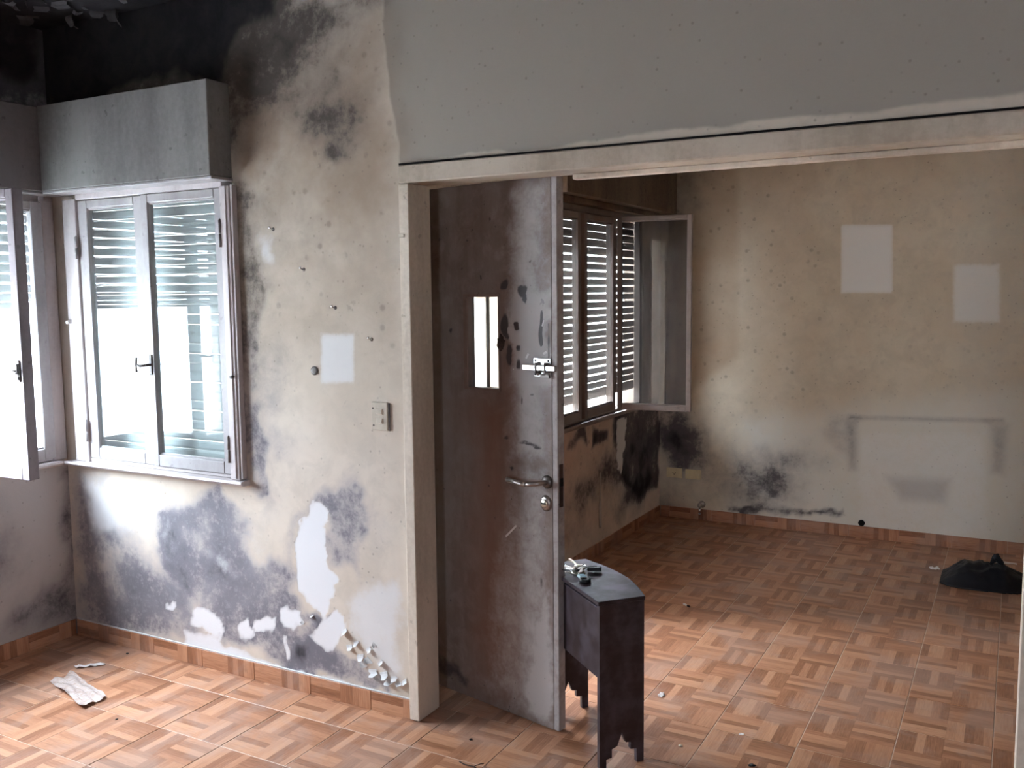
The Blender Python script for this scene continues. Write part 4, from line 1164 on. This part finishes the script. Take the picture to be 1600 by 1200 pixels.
# back wall: two cover plates, gas tap, pipe hole
for x0, x1, z0, z1, lab, pins in ((-2.212, -2.094, 0.291, 0.364, 'yellowed socket plate near the dark corner of the back wall', True), (-2.070, -1.956, 0.292, 0.362, 'blank cream cover plate to the right of the socket', False)):
    pl_ = tag(empty('socket_plate' if pins else 'blank_plate', ((x0 + x1) / 2, YB, (z0 + z1) / 2)), lab, 'wall plate')
    w, h = (x1 - x0) / 2, (z1 - z0) / 2
    mb = MB(); mb.box(-w, w, -0.009, -0.0005, -h, h, 0.003); mb.build('cover_plate', M['plate'], pl_)
    if pins:
        mb = MB(); mb.box(-0.024, 0.024, -0.0105, -0.009, -0.018, 0.018, 0.001); ins = mb.build('insert', M['plate'], pl_)
        mb = MB()
        for dx in (-0.009, 0.009): mb.rod((dx, -0.0112, 0.0), (dx, -0.0104, 0.0), 0.0035, 10)
        mb.rod((0, -0.0112, -0.010), (0, -0.0104, -0.010), 0.0035, 10)
        mb.build('pin_hole', M['hole'], ins)
    else:
        for dx in (-0.042, 0.042):
            mb = MB(); mb.rod((dx, -0.0102, 0.0), (dx, -0.0088, 0.0), 0.0035, 10); mb.build('screw', M['brass'], pl_)
gt = tag(empty('gas_tap', (-1.945, YB, 0.113)), 'small chrome gas tap low on the back wall under the plates', 'tap')
mb = MB(); mb.lathe([(0, 0.012), (0.014, 0.012), (0.024, 0.004), (0.026, 0.0005)], 18, Matrix.Rotation(PI / 2, 4, 'X')); mb.build('flange', M['steel'], gt)
mb = MB(); mb.rod((0, -0.008, 0), (0, -0.05, 0), 0.009, 12); mb.lathe([(0, 0.018), (0.014, 0.014), (0.018, 0.0), (0.014, -0.014), (0, -0.018)], 16, Matrix.Translation((0, -0.055, 0.004))); mb.build('valve_body', M['steel'], gt)
mb = MB(); mb.rod((0, -0.055, -0.008), (0, -0.058, -0.060), 0.008, 12); mb.rod((0, -0.058, -0.052), (0, -0.058, -0.066), 0.0095, 8); mb.build('outlet', M['chrome'], gt)
mb = MB(); mb.lathe([(0.017, 0.0005), (0.017, 0.004), (0.021, 0.004), (0.021, 0.0005)], 18, Matrix.Translation((-0.860, YB, 0.098)) @ Matrix.Rotation(PI / 2, 4, 'X')); mb.lathe([(0, 0.001), (0.017, 0.001)], 18, Matrix.Translation((-0.860, YB, 0.098)) @ Matrix.Rotation(PI / 2, 4, 'X'))
o = mb.build('pipe_hole', M['hole'], wall_back); o['label'] = 'round dark pipe hole above the skirting'
# frayed shutter strap on the far left wall
st = tag(empty('shutter_strap', (XF, 5.28, 0.16)), 'frayed pale strap hanging on the brown wall below the far window', 'strap')
mb = MB(); mb.tube([(0.006, 0.004, 0.355), (0.007, 0.0, 0.28), (0.006, -0.003, 0.18)], 0.004, 6); mb.build('cord', M['cloth'], st)
mb = MB(); mb.prism([(-0.006, 0.185), (0.006, 0.185), (0.020, 0.150), (0.022, 0.02), (0.012, 0.0), (0.004, 0.012), (-0.006, 0.001), (-0.016, 0.018), (-0.020, 0.145)], 'x', 0.004, 0.007); mb.build('frayed_end', M['cloth'], st)

# ------------------------------------------------------------------ things lying on the floor
# black bag by the back wall: one crumpled closed skin
bg = tag(empty('black_bag', (-0.10, 5.71, 0)), 'crumpled black bag lying on the floor by the back wall', 'bag')
NX, NY = 90, 46
x0, x1, y0, y1 = -0.23, 0.62, -0.24, 0.20
V, F = [], []
def bag_h(x, y):
    h = 0.115 * math.exp(-(((x + 0.03) / 0.165) ** 4) - ((y / 0.150) ** 4)) + 0.075 * math.exp(-(((x - 0.33) / 0.22) ** 4) - (((y + 0.005) / 0.11) ** 4))
    q = Vector((x * 9, y * 9, 3.1))
    rdg = 1 - abs(mnoise.noise(q)) * 2
    rdg2 = 1 - abs(mnoise.noise(q * 2.3 + Vector((7, 1, 2)))) * 2
    return 0.92 * h * (0.72 + 0.26 * rdg + 0.14 * rdg2)
for i in range(NX + 1):
    for j in range(NY + 1):
        x = x0 + (x1 - x0) * i / NX; y = y0 + (y1 - y0) * j / NY
        V.append((x, y, bag_h(x, y)))
keep = [V[i * (NY + 1) + j][2] > 0.006 for i in range(NX + 1) for j in range(NY + 1)]
for i in range(NX):
    for j in range(NY):
        a = i * (NY + 1) + j
        qd = (a, a + NY + 1, a + NY + 2, a + 1)
        if all(keep[t_] for t_ in qd): F.append(qd)
me = bpy.data.meshes.new('bag_skin'); me.from_pydata(V, [], F)
b = bmesh.new(); b.from_mesh(me)
bmesh.ops.delete(b, geom=[v for v in b.verts if not v.link_faces], context='VERTS')
be = [e for e in b.edges if e.is_boundary]
r = bmesh.ops.extrude_edge_only(b, edges=be)
for v in [g for g in r['geom'] if isinstance(g, bmesh.types.BMVert)]: v.co.z = 0.001
be = [e for e in b.edges if e.is_boundary]
bmesh.ops.holes_fill(b, edges=be, sides=0)
bmesh.ops.recalc_face_normals(b, faces=b.faces)
b.to_mesh(me); b.free()
for p in me.polygons: p.use_smooth = True
link('bag_skin', me, bg, M['bag'])
for dx, dy, a in ((0.035, 0.03, 0.5), (0.060, 0.02, -0.7)):
    b = bmesh.new(); bmesh.ops.create_icosphere(b, subdivisions=3, radius=1)
    for v in b.verts:
        d = 1 + 0.35 * mnoise.noise(v.co * 2.2 + Vector((dx * 40, 0, 0)))
        k = 0.5 + 0.5 * v.co.z
        v.co = Vector((v.co.x * (0.010 + 0.012 * k) * d, v.co.y * (0.008 + 0.006 * k), v.co.z * 0.034 * d))
    b.transform(Matrix.Translation((dx, dy, 0.128)) @ Matrix.Rotation(a, 4, 'Y'))
    me = bpy.data.meshes.new('tied_ear'); b.to_mesh(me); b.free()
    for p in me.polygons: p.use_smooth = True
    link('tied_ear', me, bg, M['bag'])

def scrap(name, label, cat, x, y, w, l, h, rot, mat, group=None, n=6, seed=0):
    """a small crumpled scrap with thickness"""
    b = bmesh.new()
    bmesh.ops.create_grid(b, x_segments=n, y_segments=n, size=1)
    rs = random.Random(seed)
    off = Vector((seed * 3.7, seed * 1.3, 0))
    for v in b.verts:
        e = 1 + 0.25 * mnoise.noise(v.co * 1.7 + off)
        v.co = Vector((v.co.x * w / 2 * e, v.co.y * l / 2 * e, h * abs(mnoise.noise(v.co * 1.4 + off)) * 1.6))
    zmin = min(v.co.z for v in b.verts)
    for v in b.verts: v.co.z -= zmin - 0.0012
    me = bpy.data.meshes.new(name); b.to_mesh(me); b.free()
    o = link(name, me, None, M[mat])
    o.location = (x, y, 0.0004); o.rotation_euler = (0, 0, rot)
    m = o.modifiers.new('thickness', 'SOLIDIFY'); m.thickness = 0.0012; m.offset = 1
    return tag(o, label, cat, group)
def chip(name, label, cat, x, y, r, mat, seed, group=None, sz=0.32):
    b = bmesh.new(); bmesh.ops.create_icosphere(b, subdivisions=2, radius=1)
    for v in b.verts:
        d = 1 + 0.8 * mnoise.noise(v.co * 1.9 + Vector((seed * 5.1, 0, 0)))
        v.co = Vector((v.co.x * r * d, v.co.y * r * 0.7 * d, max(v.co.z * r * sz * d, -r * sz * 0.7)))
    zmin = min(v.co.z for v in b.verts)
    for v in b.verts: v.co.z -= zmin
    me = bpy.data.meshes.new(name); b.to_mesh(me); b.free()
    o = link(name, me, None, M[mat]); o.location = (x, y, 0.0006); o.rotation_euler = (0, 0, seed * 1.7)
    return tag(o, label, cat, group)
scrap('plastic_wrapper', 'crinkled pale wrapper on the sunlit tiles near the left wall', 'wrapper', -3.41, 2.41, 0.36, 0.105, 0.016, -0.27, 'wrapper', None, 14, 3)
scrap('paint_scale', 'curved pale scale of paint on the floor in the left corner', 'paint scale', -3.585, 2.600, 0.025, 0.115, 0.012, -0.75, 'paper', None, 6, 5)
scrap('paper_scrap', 'white paper scrap at the left end of the black bag', 'scrap', -0.375, 5.84, 0.05, 0.03, 0.015, 0.4, 'paper', None, 5, 8)
scrap('paper_scrap', 'thin white paper scrap in front of the black bag', 'scrap', -0.05, 5.545, 0.075, 0.018, 0.006, 0.0, 'paper', None, 5, 9)
scrap('paper_scrap', 'pale paper scrap behind the black bag by the skirting', 'scrap', -0.01, 6.16, 0.12, 0.045, 0.008, 0.1, 'paper', None, 5, 11)
chip('plaster_chip', 'white plaster chip on the bright floor right of the small table', 'chip', -1.222, 3.480, 0.018, 'paper', 1)
chip('plaster_chip', 'pale plaster chip on the dusty floor right of the small table', 'chip', -0.845, 3.298, 0.009, 'paper', 2)
chip('plaster_chip', 'tiny dark-edged chip on the floor at the foot of the small table', 'chip', -1.018, 3.110, 0.009, 'brass', 3)
chip('plaster_chip', 'dark chip at the front edge of the floor', 'chip', -0.752, 3.088, 0.013, 'black', 4)
chip('plaster_chip', 'dark crumb on the floor in front of the open door', 'chip', -1.72, 2.80, 0.007, 'black', 6)
chip('plaster_chip', 'dark crumb on the tiles below the front wall skirting', 'chip', -3.56, 2.775, 0.008, 'black', 7)
chip('plaster_chip', 'dark crumb on the bright tiles of the near room', 'chip', -3.035, 2.30, 0.006, 'black', 12)
cg = tag(empty('cigarette_butt', (-1.47, 4.57, 0.0055), (0, 0, -0.6)), 'cigarette butt on the dim floor of the far room', 'butt')
mb = MB(); mb.rod((-0.022, 0, 0), (0.010, 0, 0), 0.0048, 10); mb.build('paper_tube', M['paper'], cg)
mb = MB(); mb.rod((0.010, 0, 0), (0.028, 0, 0), 0.0049, 10); mb.build('filter', M['rust'], cg)
tw = tag(empty('dry_twig', (-1.62, 2.63, 0.003)), 'short dry twig on the tiles in front of the open door', 'twig')
mb = MB(); mb.tube([(-0.05, 0.01, 0.0), (-0.02, -0.004, 0.003), (0.015, 0.0, 0.002), (0.05, -0.012, 0.0)], 0.0022, 6); mb.build('stem', M['rust'], tw)
mb = MB(); mb.tube([(0.015, 0.0, 0.002), (0.03, 0.02, 0.006), (0.035, 0.035, 0.002)], 0.0016, 6); mb.build('side_shoot', M['rust'], tw)
